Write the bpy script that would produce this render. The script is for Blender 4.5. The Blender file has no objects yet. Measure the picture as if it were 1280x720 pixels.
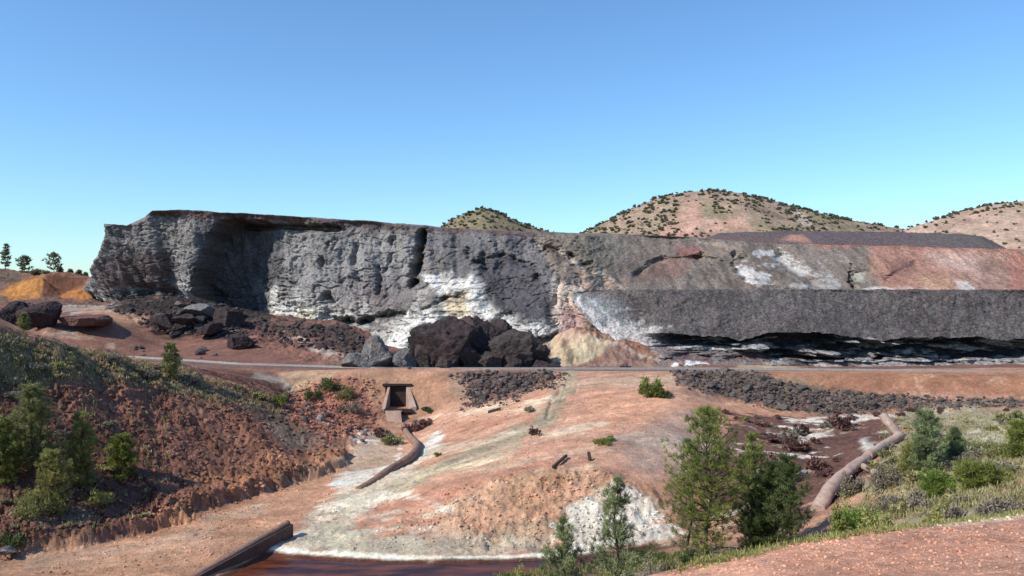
import bpy, math, random
import numpy as np
from mathutils import Vector

scene = bpy.context.scene
C = scene.collection

# ------------------------------------------------------------ camera, world, sun, exposure
EZ = 30.0            # height of the eye above the datum
F = 1000.0           # focal length for a 1280 px wide picture
cam_d = bpy.data.cameras.new("camera")
cam_d.lens = 36.0 * F / 1280.0
cam_d.sensor_width = 36.0
cam_d.clip_start = 0.1
cam_d.clip_end = 20000.0
cam = bpy.data.objects.new("camera", cam_d)
cam.location = (0, 0, EZ)
cam.rotation_euler = (math.radians(90), 0, 0)
C.objects.link(cam)
scene.camera = cam

SUN_EL = math.radians(41)
SUN_H = Vector((-0.88, -0.475)).normalized()          # horizontal direction towards the sun
to_sun = Vector((SUN_H.x * math.cos(SUN_EL), SUN_H.y * math.cos(SUN_EL), math.sin(SUN_EL)))
world = bpy.data.worlds.new("World")
scene.world = world
world.use_nodes = True
wn = world.node_tree
wn.nodes.clear()
sky = wn.nodes.new("ShaderNodeTexSky")
sky.sky_type = 'NISHITA'
sky.sun_disc = False
sky.sun_elevation = SUN_EL
sky.sun_rotation = math.atan2(SUN_H.x, SUN_H.y)
sky.altitude = 0
sky.air_density = 1.0
sky.dust_density = 0.2
sky.ozone_density = 2.0
bg = wn.nodes.new("ShaderNodeBackground")
bg.inputs[1].default_value = 0.148
wo = wn.nodes.new("ShaderNodeOutputWorld")
tint = wn.nodes.new("ShaderNodeVectorMath"); tint.operation = 'MULTIPLY'
tint.inputs[1].default_value = (0.76, 1.05, 1.28)        # the camera's clear, cyan rendering of the sky
wn.links.new(sky.outputs[0], tint.inputs[0])
wn.links.new(tint.outputs[0], bg.inputs[0])
wn.links.new(bg.outputs[0], wo.inputs[0])

sun_d = bpy.data.lights.new("sun", 'SUN')
sun_d.energy = 5.0
sun_d.angle = math.radians(0.5)
sun_d.color = (1.0, 0.93, 0.82)
sun = bpy.data.objects.new("sun", sun_d)
sun.rotation_euler = to_sun.to_track_quat('Z', 'Y').to_euler()
sun.location = (0, 0, 200)
C.objects.link(sun)

scene.view_settings.view_transform = 'Standard'
scene.view_settings.look = 'None'
scene.view_settings.exposure = 0.0
scene.view_settings.gamma = 1.0
scene.view_settings.use_curve_mapping = False
try:
    scene.cycles.use_denoising = True
    scene.cycles.max_bounces = 5
    scene.cycles.transparent_max_bounces = 4
except Exception:
    pass

# ------------------------------------------------------------ noise in numpy
_rng = np.random.RandomState(7)
_perm = _rng.permutation(256).astype(np.int32)
_perm = np.concatenate([_perm, _perm, _perm])
_grad = _rng.normal(size=(256, 3)).astype(np.float32)
_grad /= np.linalg.norm(_grad, axis=1)[:, None]

def perlin(x, y, z):
    x = np.asarray(x, np.float32); y = np.asarray(y, np.float32); z = np.asarray(z, np.float32)
    x, y, z = np.broadcast_arrays(x, y, z)
    xi = np.floor(x).astype(np.int32); yi = np.floor(y).astype(np.int32); zi = np.floor(z).astype(np.int32)
    xf = x - xi; yf = y - yi; zf = z - zi
    u = xf * xf * (3 - 2 * xf); v = yf * yf * (3 - 2 * yf); w = zf * zf * (3 - 2 * zf)
    xi &= 255; yi &= 255; zi &= 255
    def g(a, b, c, dx, dy, dz):
        h = _perm[_perm[_perm[xi + a] + yi + b] + zi + c] & 255
        gr = _grad[h]
        return gr[..., 0] * dx + gr[..., 1] * dy + gr[..., 2] * dz
    c000 = g(0, 0, 0, xf, yf, zf); c100 = g(1, 0, 0, xf - 1, yf, zf)
    c010 = g(0, 1, 0, xf, yf - 1, zf); c110 = g(1, 1, 0, xf - 1, yf - 1, zf)
    c001 = g(0, 0, 1, xf, yf, zf - 1); c101 = g(1, 0, 1, xf - 1, yf, zf - 1)
    c011 = g(0, 1, 1, xf, yf - 1, zf - 1); c111 = g(1, 1, 1, xf - 1, yf - 1, zf - 1)
    a = c000 + u * (c100 - c000); b = c010 + u * (c110 - c010)
    c = c001 + u * (c101 - c001); d = c011 + u * (c111 - c011)
    e = a + v * (b - a); f = c + v * (d - c)
    return (e + w * (f - e)) * 1.4

def fbm(x, y, z, octaves=4, gain=0.5, ridged=False):
    s = 0; a = 1.0; t = 0; fr = 1.0
    for k in range(octaves):
        n = perlin(x * fr + 17.3 * k, y * fr - 9.1 * k, z * fr + 4.7 * k)
        if ridged:
            n = 1 - 2 * np.abs(n)
        s = s + a * n; t += a; a *= gain; fr *= 2.03
    return s / t

def sstep(a, b, x):
    t = np.clip((x - a) / (b - a), 0, 1)
    return t * t * (3 - 2 * t)

SAT_LOSS = 0.27      # soils are a little greyer than they look under a warm sun
def lin(c):
    c = np.asarray(c, float) / 255.0
    c = c.mean() * SAT_LOSS + c * (1 - SAT_LOSS)
    return np.where(c <= 0.04045, c / 12.92, ((c + 0.055) / 1.055) ** 2.4)

# picture direction + distance -> point in the world (Y is the distance straight ahead)
def P(px, py, Y):
    return ((px - 640.0) / F * Y, Y, EZ + (360.0 - py) / F * Y)

# ------------------------------------------------------------ painting helpers (ore stains, soils, painted shade)
def seg_dist(px, py, pts):
    d = np.full(px.shape, 1e9, np.float32)
    for (x0, y0), (x1, y1) in zip(pts[:-1], pts[1:]):
        dx, dy = x1 - x0, y1 - y0
        t = np.clip(((px - x0) * dx + (py - y0) * dy) / (dx * dx + dy * dy + 1e-9), 0, 1)
        d = np.minimum(d, np.hypot(px - x0 - t * dx, py - y0 - t * dy))
    return d

def poly_sd(px, py, pts):
    d = seg_dist(px, py, pts + [pts[0]])
    inside = np.zeros(px.shape, bool)
    n = len(pts)
    for i in range(n):
        x0, y0 = pts[i]; x1, y1 = pts[(i + 1) % n]
        if y0 == y1:
            continue
        c = ((y0 > py) != (y1 > py)) & (px < (x1 - x0) * (py - y0) / (y1 - y0) + x0)
        inside ^= c
    return np.where(inside, -d, d)

def mask_of(px, py, pts, soft, jit, kind, width=0.0):
    m = np.zeros(px.shape, np.float32)
    a = np.array(pts); pad = soft * 2 + width + 12
    sel = (px > a[:, 0].min() - pad) & (px < a[:, 0].max() + pad) & (py > a[:, 1].min() - pad) & (py < a[:, 1].max() + pad)
    if not sel.any():
        return m, sel
    if kind == 'poly':
        sd = poly_sd(px[sel], py[sel], pts)
    else:
        sd = seg_dist(px[sel], py[sel], pts) - width
    m[sel] = 1 - sstep(-soft, soft, sd + jit[sel])
    return m, sel

def paint(col, px, py, jit, layers):
    """layers: (kind, pts, rgb255, soft, strength, jitter[, width])"""
    for L in layers:
        kind, pts, rgb, soft, st, ja = L[:6]
        w = L[6] if len(L) > 6 else 0
        m, sel = mask_of(px, py, pts, soft, jit * ja, kind, w)
        m = (m * st)[..., None]
        col[...] = col * (1 - m) + lin(rgb) * m
    return col

# ------------------------------------------------------------ mesh helpers
def link(o, parent=None):
    C.objects.link(o)
    if parent is not None:
        o.parent = parent
    return o

def grid_mesh(name, X, Y, Z, col=None, smooth=True):
    nr, nc = X.shape
    v = np.stack([X, Y, Z], -1).reshape(-1, 3).astype(np.float32)
    i = np.arange(nr * nc).reshape(nr, nc)
    q = np.stack([i[:-1, :-1], i[:-1, 1:], i[1:, 1:], i[1:, :-1]], -1).reshape(-1, 4)
    me = bpy.data.meshes.new(name)
    me.vertices.add(len(v)); me.vertices.foreach_set("co", v.ravel())
    me.loops.add(q.size); me.loops.foreach_set("vertex_index", q.ravel().astype(np.int32))
    me.polygons.add(len(q))
    me.polygons.foreach_set("loop_start", np.arange(0, q.size, 4, dtype=np.int32))
    me.polygons.foreach_set("loop_total", np.full(len(q), 4, np.int32))
    me.polygons.foreach_set("use_smooth", np.full(len(q), smooth))
    if col is not None:
        at = me.color_attributes.new("soil", 'FLOAT_COLOR', 'POINT')
        c4 = np.ones((nr * nc, 4), np.float32); c4[:, :3] = col.reshape(-1, 3)
        at.data.foreach_set("color", c4.ravel())
    me.update()
    return me

def tri_mesh(name, V, T, col=None, smooth=False):
    V = np.asarray(V, np.float32); T = np.asarray(T, np.int32)
    k = T.shape[1]
    me = bpy.data.meshes.new(name)
    me.vertices.add(len(V)); me.vertices.foreach_set("co", V.ravel())
    me.loops.add(T.size); me.loops.foreach_set("vertex_index", T.ravel())
    me.polygons.add(len(T))
    me.polygons.foreach_set("loop_start", np.arange(0, T.size, k, dtype=np.int32))
    me.polygons.foreach_set("loop_total", np.full(len(T), k, np.int32))
    me.polygons.foreach_set("use_smooth", np.full(len(T), smooth))
    if col is not None:
        at = me.color_attributes.new("soil", 'FLOAT_COLOR', 'POINT')
        c4 = np.ones((len(V), 4), np.float32); c4[:, :3] = col
        at.data.foreach_set("color", c4.ravel())
    me.update()
    return me

def tag(o, label=None, cat=None, group=None, kind=None):
    if label: o['label'] = label
    if cat: o['category'] = cat
    if group: o['group'] = group
    if kind: o['kind'] = kind
    return o

def empty(name, loc, rz=0.0):
    o = bpy.data.objects.new(name, None)
    o.location = loc; o.rotation_euler = (0, 0, rz)
    return link(o)

def mesh_obj(name, me, mat, parent=None):
    o = bpy.data.objects.new(name, me)
    if mat is not None and not me.materials:
        me.materials.append(mat)
    return link(o, parent)

def copy_tree(o, parent=None):
    c = o.copy(); C.objects.link(c)
    c.parent = parent
    for ch in list(o.children):
        copy_tree(ch, c)
    return c

# ------------------------------------------------------------ materials
def soil_material(name, scales=((0.35, 0.35), (2.2, 0.45), (9.0, 0.35)), bump=0.5, bump_d=0.25,
                  speck=0.0, speck_scale=6.0, speck_col=(0.75, 0.68, 0.6), attr=True, base=(0.2, 0.2, 0.2),
                  hue=0.25, hue_cols=((1.25, 0.92, 0.8), (0.85, 1.0, 1.08)), contrast=1.0, stretch=(1, 1, 1), rough=0.95):
    m = bpy.data.materials.new(name); m.use_nodes = True
    nt = m.node_tree; N = nt.nodes; Lk = nt.links
    b = N["Principled BSDF"]
    b.inputs["Roughness"].default_value = rough
    b.inputs["Specular IOR Level"].default_value = 0.15
    tc = N.new("ShaderNodeTexCoord"); mp = N.new("ShaderNodeMapping")
    Lk.new(tc.outputs["Object"], mp.inputs[0]); mp.inputs["Scale"].default_value = stretch
    if attr:
        a = N.new("ShaderNodeAttribute"); a.attribute_name = "soil"; cur = a.outputs["Color"]
    else:
        r = N.new("ShaderNodeRGB"); r.outputs[0].default_value = (*base, 1); cur = r.outputs[0]
    # slow drift of hue
    n0 = N.new("ShaderNodeTexNoise"); n0.inputs["Scale"].default_value = 0.9; n0.inputs["Detail"].default_value = 6
    Lk.new(mp.outputs[0], n0.inputs["Vector"])
    rp = N.new("ShaderNodeValToRGB")
    rp.color_ramp.elements[0].position = 0.35; rp.color_ramp.elements[0].color = (*hue_cols[0], 1)
    rp.color_ramp.elements[1].position = 0.65; rp.color_ramp.elements[1].color = (*hue_cols[1], 1)
    Lk.new(n0.outputs["Fac"], rp.inputs[0])
    mx = N.new("ShaderNodeMix"); mx.data_type = 'RGBA'; mx.blend_type = 'MULTIPLY'; mx.inputs[0].default_value = hue
    Lk.new(cur, mx.inputs[6]); Lk.new(rp.outputs[0], mx.inputs[7]); cur = mx.outputs[2]
    hsum = None
    for k, (sc_, amp) in enumerate(scales):
        n = N.new("ShaderNodeTexNoise"); n.inputs["Scale"].default_value = sc_; n.inputs["Detail"].default_value = 7
        n.inputs["Roughness"].default_value = 0.68
        Lk.new(mp.outputs[0], n.inputs["Vector"])
        mr = N.new("ShaderNodeMapRange"); mr.inputs[1].default_value = 0.28; mr.inputs[2].default_value = 0.72
        mr.inputs[3].default_value = 1 - amp * contrast; mr.inputs[4].default_value = 1 + amp * contrast
        mr.clamp = False
        Lk.new(n.outputs["Fac"], mr.inputs[0])
        vm = N.new("ShaderNodeVectorMath"); vm.operation = 'SCALE'
        Lk.new(cur, vm.inputs[0]); Lk.new(mr.outputs[0], vm.inputs["Scale"]); cur = vm.outputs[0]
        mu = N.new("ShaderNodeMath"); mu.operation = 'MULTIPLY'; mu.inputs[1].default_value = 1.0 / (1 + k)
        Lk.new(n.outputs["Fac"], mu.inputs[0])
        if hsum is None: hsum = mu.outputs[0]
        else:
            ad = N.new("ShaderNodeMath"); ad.operation = 'ADD'; Lk.new(hsum, ad.inputs[0]); Lk.new(mu.outputs[0], ad.inputs[1]); hsum = ad.outputs[0]
    if speck > 0:
        vo = N.new("ShaderNodeTexVoronoi"); vo.inputs["Scale"].default_value = speck_scale
        Lk.new(mp.outputs[0], vo.inputs["Vector"])
        lt = N.new("ShaderNodeSeparateColor"); Lk.new(vo.outputs["Color"], lt.inputs[0])
        g1 = N.new("ShaderNodeMath"); g1.operation = 'GREATER_THAN'; g1.inputs[1].default_value = 1 - speck
        Lk.new(lt.outputs[0], g1.inputs[0])
        g2 = N.new("ShaderNodeMath"); g2.operation = 'LESS_THAN'; g2.inputs[1].default_value = 0.42
        Lk.new(vo.outputs["Distance"], g2.inputs[0])
        g3 = N.new("ShaderNodeMath"); g3.operation = 'MULTIPLY'; Lk.new(g1.outputs[0], g3.inputs[0]); Lk.new(g2.outputs[0], g3.inputs[1])
        g4 = N.new("ShaderNodeMath"); g4.operation = 'MULTIPLY'; g4.inputs[1].default_value = 0.6; Lk.new(g3.outputs[0], g4.inputs[0])
        lighter = N.new("ShaderNodeVectorMath"); lighter.operation = 'MULTIPLY_ADD'; Lk.new(cur, lighter.inputs[0])
        lighter.inputs[1].default_value = (1.5, 1.5, 1.5); lighter.inputs[2].default_value = speck_col
        m2 = N.new("ShaderNodeMix"); m2.data_type = 'RGBA'; Lk.new(lighter.outputs[0], m2.inputs[7])
        Lk.new(g4.outputs[0], m2.inputs[0]); Lk.new(cur, m2.inputs[6]); cur = m2.outputs[2]
        ad = N.new("ShaderNodeMath"); ad.operation = 'ADD'; Lk.new(hsum, ad.inputs[0]); Lk.new(g3.outputs[0], ad.inputs[1]); hsum = ad.outputs[0]
    bp = N.new("ShaderNodeBump"); bp.inputs["Strength"].default_value = bump; bp.inputs["Distance"].default_value = bump_d
    Lk.new(hsum, bp.inputs["Height"]); Lk.new(bp.outputs[0], b.inputs["Normal"])
    Lk.new(cur, b.inputs["Base Color"])
    return m

def plain_material(name, rgb, rough=0.9, var=0.3, scale=3.0, bump=0.3, bump_d=0.03, spec=0.2, trans=0.0, var_obj=0.0):
    m = bpy.data.materials.new(name); m.use_nodes = True
    nt = m.node_tree; N = nt.nodes; Lk = nt.links
    b = N["Principled BSDF"]; b.inputs["Roughness"].default_value = rough; b.inputs["Specular IOR Level"].default_value = spec
    tc = N.new("ShaderNodeTexCoord")
    n = N.new("ShaderNodeTexNoise"); n.inputs["Scale"].default_value = scale; n.inputs["Detail"].default_value = 6
    Lk.new(tc.outputs["Object"], n.inputs["Vector"])
    mr = N.new("ShaderNodeMapRange"); mr.inputs[1].default_value = 0.3; mr.inputs[2].default_value = 0.7
    mr.inputs[3].default_value = 1 - var; mr.inputs[4].default_value = 1 + var
    Lk.new(n.outputs["Fac"], mr.inputs[0])
    fac = mr.outputs[0]
    if var_obj > 0:
        oi = N.new("ShaderNodeObjectInfo"); r2 = N.new("ShaderNodeMapRange")
        r2.inputs[3].default_value = 1 - var_obj; r2.inputs[4].default_value = 1 + var_obj
        Lk.new(oi.outputs["Random"], r2.inputs[0])
        mm = N.new("ShaderNodeMath"); mm.operation = 'MULTIPLY'; Lk.new(fac, mm.inputs[0]); Lk.new(r2.outputs[0], mm.inputs[1]); fac = mm.outputs[0]
    vm = N.new("ShaderNodeVectorMath"); vm.operation = 'SCALE'; vm.inputs[0].default_value = rgb
    Lk.new(fac, vm.inputs["Scale"]); Lk.new(vm.outputs[0], b.inputs["Base Color"])
    if bump > 0:
        bp = N.new("ShaderNodeBump"); bp.inputs["Strength"].default_value = bump; bp.inputs["Distance"].default_value = bump_d
        Lk.new(n.outputs["Fac"], bp.inputs["Height"]); Lk.new(bp.outputs[0], b.inputs["Normal"])
    return m

def leaf_material(name, dark, light, trans=0.25):
    """leaf colour varies from clump to clump (attribute) and a little light passes through"""
    m = bpy.data.materials.new(name); m.use_nodes = True
    nt = m.node_tree; N = nt.nodes; Lk = nt.links
    b = N["Principled BSDF"]; b.inputs["Roughness"].default_value = 0.6; b.inputs["Specular IOR Level"].default_value = 0.25
    a = N.new("ShaderNodeAttribute"); a.attribute_name = "soil"
    sp = N.new("ShaderNodeSeparateColor"); Lk.new(a.outputs["Color"], sp.inputs[0])
    mx = N.new("ShaderNodeMix"); mx.data_type = 'RGBA'
    mx.inputs[6].default_value = (*dark, 1); mx.inputs[7].default_value = (*light, 1)
    Lk.new(sp.outputs[0], mx.inputs[0]); Lk.new(mx.outputs[2], b.inputs["Base Color"])
    t = N.new("ShaderNodeBsdfTranslucent"); Lk.new(mx.outputs[2], t.inputs[0])
    ms = N.new("ShaderNodeMixShader"); ms.inputs[0].default_value = trans
    out = N["Material Output"]
    Lk.new(b.outputs[0], ms.inputs[1]); Lk.new(t.outputs[0], ms.inputs[2]); Lk.new(ms.outputs[0], out.inputs[0])
    return m

MAT_ground = soil_material("mine soil", scales=((0.5, 0.22), (2.5, 0.3), (9.0, 0.28)), bump=0.8, bump_d=0.35, speck=0.12, speck_scale=6.0, speck_col=(0.04, 0.035, 0.03), hue=0.3, hue_cols=((1.12, 0.95, 0.88), (0.9, 1.0, 1.05)))
MAT_cliff = soil_material("cliff rock", scales=((0.25, 0.2), (1.6, 0.45), (4.5, 0.7)), bump=1.0, bump_d=0.45, hue=0.3, hue_cols=((1.08, 0.97, 0.92), (0.93, 1.0, 1.05)))
MAT_bench = soil_material("slag", scales=((0.12, 0.15), (1.2, 0.25), (3.0, 0.9)), bump=1.0, bump_d=0.45, hue=0.5, hue_cols=((1.15, 0.92, 0.92), (0.95, 1.02, 0.98)))
MAT_hill = soil_material("hill soil", scales=((0.03, 0.2), (0.12, 0.25), (0.5, 0.4)), bump=0.6, bump_d=2.5, hue=0.3)


# ============================================================ THE GROUND (one sheet to the horizon)
def zat(py, Y): return EZ + (360.0 - py) / F * Y
CP = []      # control points (px, Y, z)
def cp(*pts, step=14):
    """break line through (px, py, Y) points, sampled densely"""
    w = [(a, Y, zat(b, Y)) for a, b, Y in pts]
    for (a0, Y0, z0), (a1, Y1, z1) in zip(w[:-1], w[1:]):
        n = max(1, int(math.hypot(a1 - a0, (Y1 - Y0) * 8) / step))
        for k in range(n):
            t = k / n
            CP.append((a0 + (a1 - a0) * t, Y0 + (Y1 - Y0) * t, z0 + (z1 - z0) * t))
    CP.append(w[-1])
def cz(*pts):
    """single points (px, Y, z relative to the eye)"""
    for a, Y, z in pts: CP.append((a, Y, EZ + z))

# railway bed, near edge and far edge
cp((-400, 436, 158), (150, 448, 137), (300, 457.5, 123), (480, 463.5, 116), (900, 464, 115.6), (1280, 468, 111.5), (1700, 468, 111.5), step=30)
cz(*[(x, Y + 4.5, z) for x, Y, z in ((-400, 158, -12), (-100, 147, -12), (150, 137, -12), (220, 131, -12), (300, 123, -12), (390, 119.5, -12), (480, 116, -12), (560, 116, -12), (640, 116, -12), (720, 116, -12), (800, 116, -12), (880, 115.6, -12), (960, 115, -12), (1040, 114, -12), (1120, 113, -12), (1200, 112, -12), (1300, 111, -12), (1700, 111, -12))])
# embankment foot, centre left; culvert bay; right embankment
cp((345, 470, 116.5), (400, 468, 116), (445, 467, 116), (560, 466, 115.6), (660, 466, 115), step=25)
cp((380, 505, 111), (440, 512, 109), (470, 528, 107))
cp((540, 522, 108), (575, 505, 109), (610, 499, 109.5), (650, 492, 109.5), (690, 480, 111))
cp((478, 532, 106.5), (530, 530, 107))
cp((484, 513, 111), (512, 513, 111))
cp((950, 470, 111), (1280, 474, 110))
cp((990, 486, 109), (1100, 490, 108), (1280, 493, 107))
cp((1000, 512, 104), (1100, 514, 103), (1280, 512, 100), (1500, 512, 98))
# left slope: crest, middle, toe
cp((-400, 370, 60), (-150, 395, 70), (0, 418, 80), (100, 440, 88), (200, 457, 96), (270, 475, 100), (340, 500, 101), (400, 535, 97), (432, 560, 92))
cp((-400, 620, 54), (-150, 660, 56), (0, 692, 59.5), (100, 682, 62), (170, 666, 65.3), (250, 641, 71), (300, 626, 75), (360, 606, 80.5), (430, 582, 88), step=18)
cp((-200, 520, 64), (0, 545, 70), (100, 550, 75), (200, 545, 82), (280, 550, 87), (360, 560, 90), step=40)
cp((-100, 470, 73), (0, 478, 76), (100, 490, 82), (200, 498, 89), (280, 508, 94), (340, 525, 97), step=40)
cp((240, 458, 110), (300, 470, 109), (350, 490, 108), (380, 510, 106), (420, 535, 101), step=30)
cp((0, 425, 95), (100, 448, 105), (180, 458, 115), step=40)
# creek flats
cp((0, 722, 54), (60, 705, 57.5), (140, 690, 60), (220, 676, 62.5), (300, 650, 69), (380, 620, 77), (440, 600, 82), (480, 585, 86), (512, 560, 95), (505, 540, 104), step=22)
cp((225, 726, 54.5), (300, 690, 60), (345, 668, 64.5), step=22)
cz((350, 59.2, -21), (400, 58, -21.2), (460, 57, -21.2), (520, 57, -21.2), (580, 56.5, -21.2), (640, 57.5, -21.2), (700, 58.5, -21), (760, 60, -20.9), (820, 62, -20.6), (330, 56, -21), (300, 54, -21), (400, 52, -21), (500, 50, -21), (560, 50, -21),
   (0, 45, -20.1), (150, 45, -20.1), (240, 48, -20.5), (-300, 45, -20), (0, 30, -17), (300, 32, -18), (500, 32, -17.2), (600, 38, -17.6))
cp((600, 722, 50), (690, 712, 51), (760, 699, 52.5), (820, 686, 55), (868, 678, 57), step=20)
cp((600, 735, 48), (700, 724, 48.5), (780, 712, 49.5), (840, 700, 50.5), (900, 684, 52), step=20)
# creek's far shore and centre
cp((340, 684, 61.6), (400, 691, 60.6), (480, 695, 60), (560, 697, 59.6), (640, 695, 60), (700, 690, 60.8), (780, 689, 61), (850, 666, 65), (880, 655, 68), step=16)
cp((400, 642, 70), (450, 603, 80), (500, 580, 86), (540, 558, 93), (560, 530, 101), (555, 517, 106), step=22)
cp((368, 655, 67), (372, 676, 63), (398, 668, 64.5), (425, 655, 67))
cp((450, 640, 69.5), (500, 602, 76.5), (560, 572, 82), (640, 542, 88), (690, 505, 98), (705, 472, 111), step=30)
cp((560, 642, 66.5), (640, 602, 70.5), (700, 582, 73.5), (800, 545, 82), (850, 520, 89), (860, 495, 98), (840, 470, 110), step=30)
cp((540, 640, 67), (570, 622, 69), (600, 606, 70.5), (650, 592, 71.6), (700, 584, 72), (745, 590, 71), (772, 602, 69.6), step=12)
cp((585, 688, 61.4), (640, 683, 62), (690, 676, 62.6), (700, 650, 65), step=14)
cp((705, 618, 68.6), (720, 650, 64.8), (730, 685, 61.4), step=14)
cp((790, 612, 70), (850, 600, 73), (880, 575, 78), (850, 550, 81), step=25)
cp((845, 640, 67), (880, 620, 71), (920, 590, 78), step=25)
cp((590, 510, 104), (640, 500, 104), (690, 485, 105.5), step=30)
cz((812, 106, -12.7))
cp((880, 480, 108), (905, 505, 102), (930, 520, 96), (900, 540, 88), (870, 560, 82), step=25)
cp((745, 575, 75), (790, 580, 74.5), (840, 575, 77), step=30)
# right: river bed and shrub flat
cp((960, 522, 99), (1000, 545, 90), (960, 580, 79), (920, 620, 71), step=25)
cp((1100, 522, 98), (1060, 545, 90), (1040, 575, 81), (1000, 610, 73), (960, 640, 66), step=25)
cp((1140, 524, 96), (1150, 545, 84), (1110, 575, 73), (1080, 610, 63), (1050, 650, 56), step=25)
cp((1200, 522, 95), (1280, 518, 94), step=30)
cp((1190, 555, 72), (1280, 548, 70), (1400, 540, 68), step=30)
cp((1150, 600, 55), (1220, 598, 52), (1280, 590, 50), (1400, 580, 48), step=30)
cp((1130, 640, 44), (1220, 628, 41), (1280, 618, 40), (1400, 605, 38), step=30)
cz((900, 62, -19.5), (950, 56, -18.3), (1000, 50, -16.5), (1050, 45, -14.5))
# the near red slope: crest, front, back
cp((800, 722, 21.5), (850, 709, 22), (900, 698, 22.5), (1000, 676, 23.5), (1100, 661, 24.5), (1200, 652, 25.5), (1280, 640, 26.5), (1400, 622, 28), (1700, 590, 30), step=20)
cp((780, 760, 18), (900, 745, 18), (1000, 730, 18), (1100, 720, 18), (1280, 708, 18), (1500, 690, 18), step=40)
cz((1100, 31, -10.6), (1200, 32, -10.2), (1300, 33, -9.6), (1000, 32, -12.2), (900, 34, -13.6), (860, 40, -15.3), (950, 42, -15), (1050, 38, -13), (780, 32, -13.5), (700, 40, -16.2), (600, 30, -14), (700, 24, -10.5), (760, 20, -8.5))
for a in range(-700, 2100, 350):
    cz((a, 2.5, -1.7), (a, 6, -3.0), (a, 10, -4.6))
cz((300, 20, -11), (0, 20, -10), (-300, 25, -10), (500, 22, -11), (600, 15, -7.5), (900, 13.5, -5.4), (1200, 13, -4.8))
# behind the railway, left: quarry floor
cp((150, 441, 143), (200, 430, 150), (300, 436, 140), (400, 450, 128), (430, 456, 124), step=40)
cp((-100, 414, 140), (0, 411, 143), (60, 410, 145), (110, 407, 150), (190, 410, 155), step=40)
cp((-100, 392, 165), (60, 390, 172), (140, 383, 186), (200, 392, 176), step=40)
cp((80, 376, 200), (150, 378, 200), (220, 392, 188), (330, 403, 174), (430, 423, 160), step=30)
# dark heap, terrace and talus
cp((140, 387, 183), (200, 372, 172), (240, 372, 170), (290, 384, 170), (340, 396, 168), (400, 404, 162), (445, 409, 156), step=16)
cp((186, 412, 158), (230, 419, 152), (285, 421, 150), step=16)
cp((195, 394, 160), (235, 390, 160), (280, 398, 158), (290, 408, 154), step=14)
cp((290, 412, 156), (350, 425, 148), (395, 438, 142), (450, 432, 150), step=25)
cp((345, 417, 152), (390, 428, 146), (440, 448, 134), (462, 456, 128), step=25)
cp((375, 430, 136), (395, 437, 132), (425, 452, 125), step=12)
cp((395, 452, 126), (430, 459, 122), step=14)
cp((85, 405, 150), (108, 396, 152), (136, 398, 151), (145, 405, 150), step=10)
# far left: orange spoil bank and skyline rise
cp((-400, 318, 225), (-150, 328, 228), (0, 338, 232), (25, 346, 226), (60, 344, 222), (110, 346, 222), (125, 352, 232), step=12)
cp((12, 364, 212), (30, 352, 214), (53, 345, 213), (56, 345, 213), step=8)
cp((8, 371, 205), (30, 372, 203), (48, 370, 204), step=8)
cp((60, 371, 216), (85, 370, 217), (100, 360, 218), step=8)
cp((-100, 372, 200), (-20, 365, 208), (0, 362, 212), step=30)
cp((78, 372, 206), (95, 366, 208), (112, 360, 210), (118, 370, 206), step=8)
cz((0, 300, 2), (60, 300, 2), (120, 300, 1.0), (-300, 300, 3), (400, 300, -12), (900, 300, -12), (1500, 300, -12), (640, 200, -12), (1000, 200, -12), (1400, 200, -12), (300, 220, -10), (1280, 150, -12.2), (1000, 150, -12.2), (800, 150, -12.2))
# yellow mound beside the railway
cp((690, 440, 127), (705, 418, 128), (725, 412, 128), (745, 424, 126.5), (765, 434, 125.5), (790, 444, 124.5), (840, 453, 123), step=9)
cp((690, 459, 121.5), (760, 460, 121.2), (850, 461, 120.6), step=14)
cp((480, 462, 122), (600, 462, 122), (680, 462, 122), step=30)
cz((560, 132, -10.5), (620, 132, -10.5), (500, 132, -10.5), (660, 131, -10.8))

CP = np.array(CP, float)
def _uv(px, Y): return (np.asarray(px) - 640) / 100.0, np.log(np.asarray(Y)) * 11.0
def _rbf_fit(cpts):
    u, v = _uv(cpts[:, 0], cpts[:, 1])
    # neighbours closer than a hair are merged
    key = {}
    for i in range(len(u)):
        key.setdefault((round(u[i] / 0.04), round(v[i] / 0.04)), i)
    idx = list(key.values()); u = u[idx]; v = v[idx]; z = cpts[idx, 2]
    # the surface is fitted as drop per metre of distance, which is what the eye reads
    val = (z - EZ) / cpts[idx, 1]
    D = np.sqrt((u[:, None] - u) ** 2 + (v[:, None] - v) ** 2 + 0.012 ** 2)
    n = len(u); A = np.zeros((n + 3, n + 3)); A[:n, :n] = D + np.eye(n) * -0.004
    A[:n, n] = 1; A[:n, n + 1] = u; A[:n, n + 2] = v; A[n, :n] = 1; A[n + 1, :n] = u; A[n + 2, :n] = v
    w = np.linalg.solve(A, np.concatenate([val, [0, 0, 0]]))
    return u, v, w
_U, _V, _W = _rbf_fit(CP)
def base_z(px, Y):
    u, v = _uv(px, Y); sh = u.shape; u = u.ravel(); v = v.ravel(); out = np.empty(u.shape)
    n = len(_U)
    for s in range(0, len(u), 20000):
        a = slice(s, s + 20000)
        D = np.sqrt((u[a, None] - _U) ** 2 + (v[a, None] - _V) ** 2 + 0.012 ** 2)
        out[a] = D @ _W[:n] + _W[n] + _W[n + 1] * u[a] + _W[n + 2] * v[a]
    return EZ + out.reshape(sh) * np.asarray(Y).reshape(sh)

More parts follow.
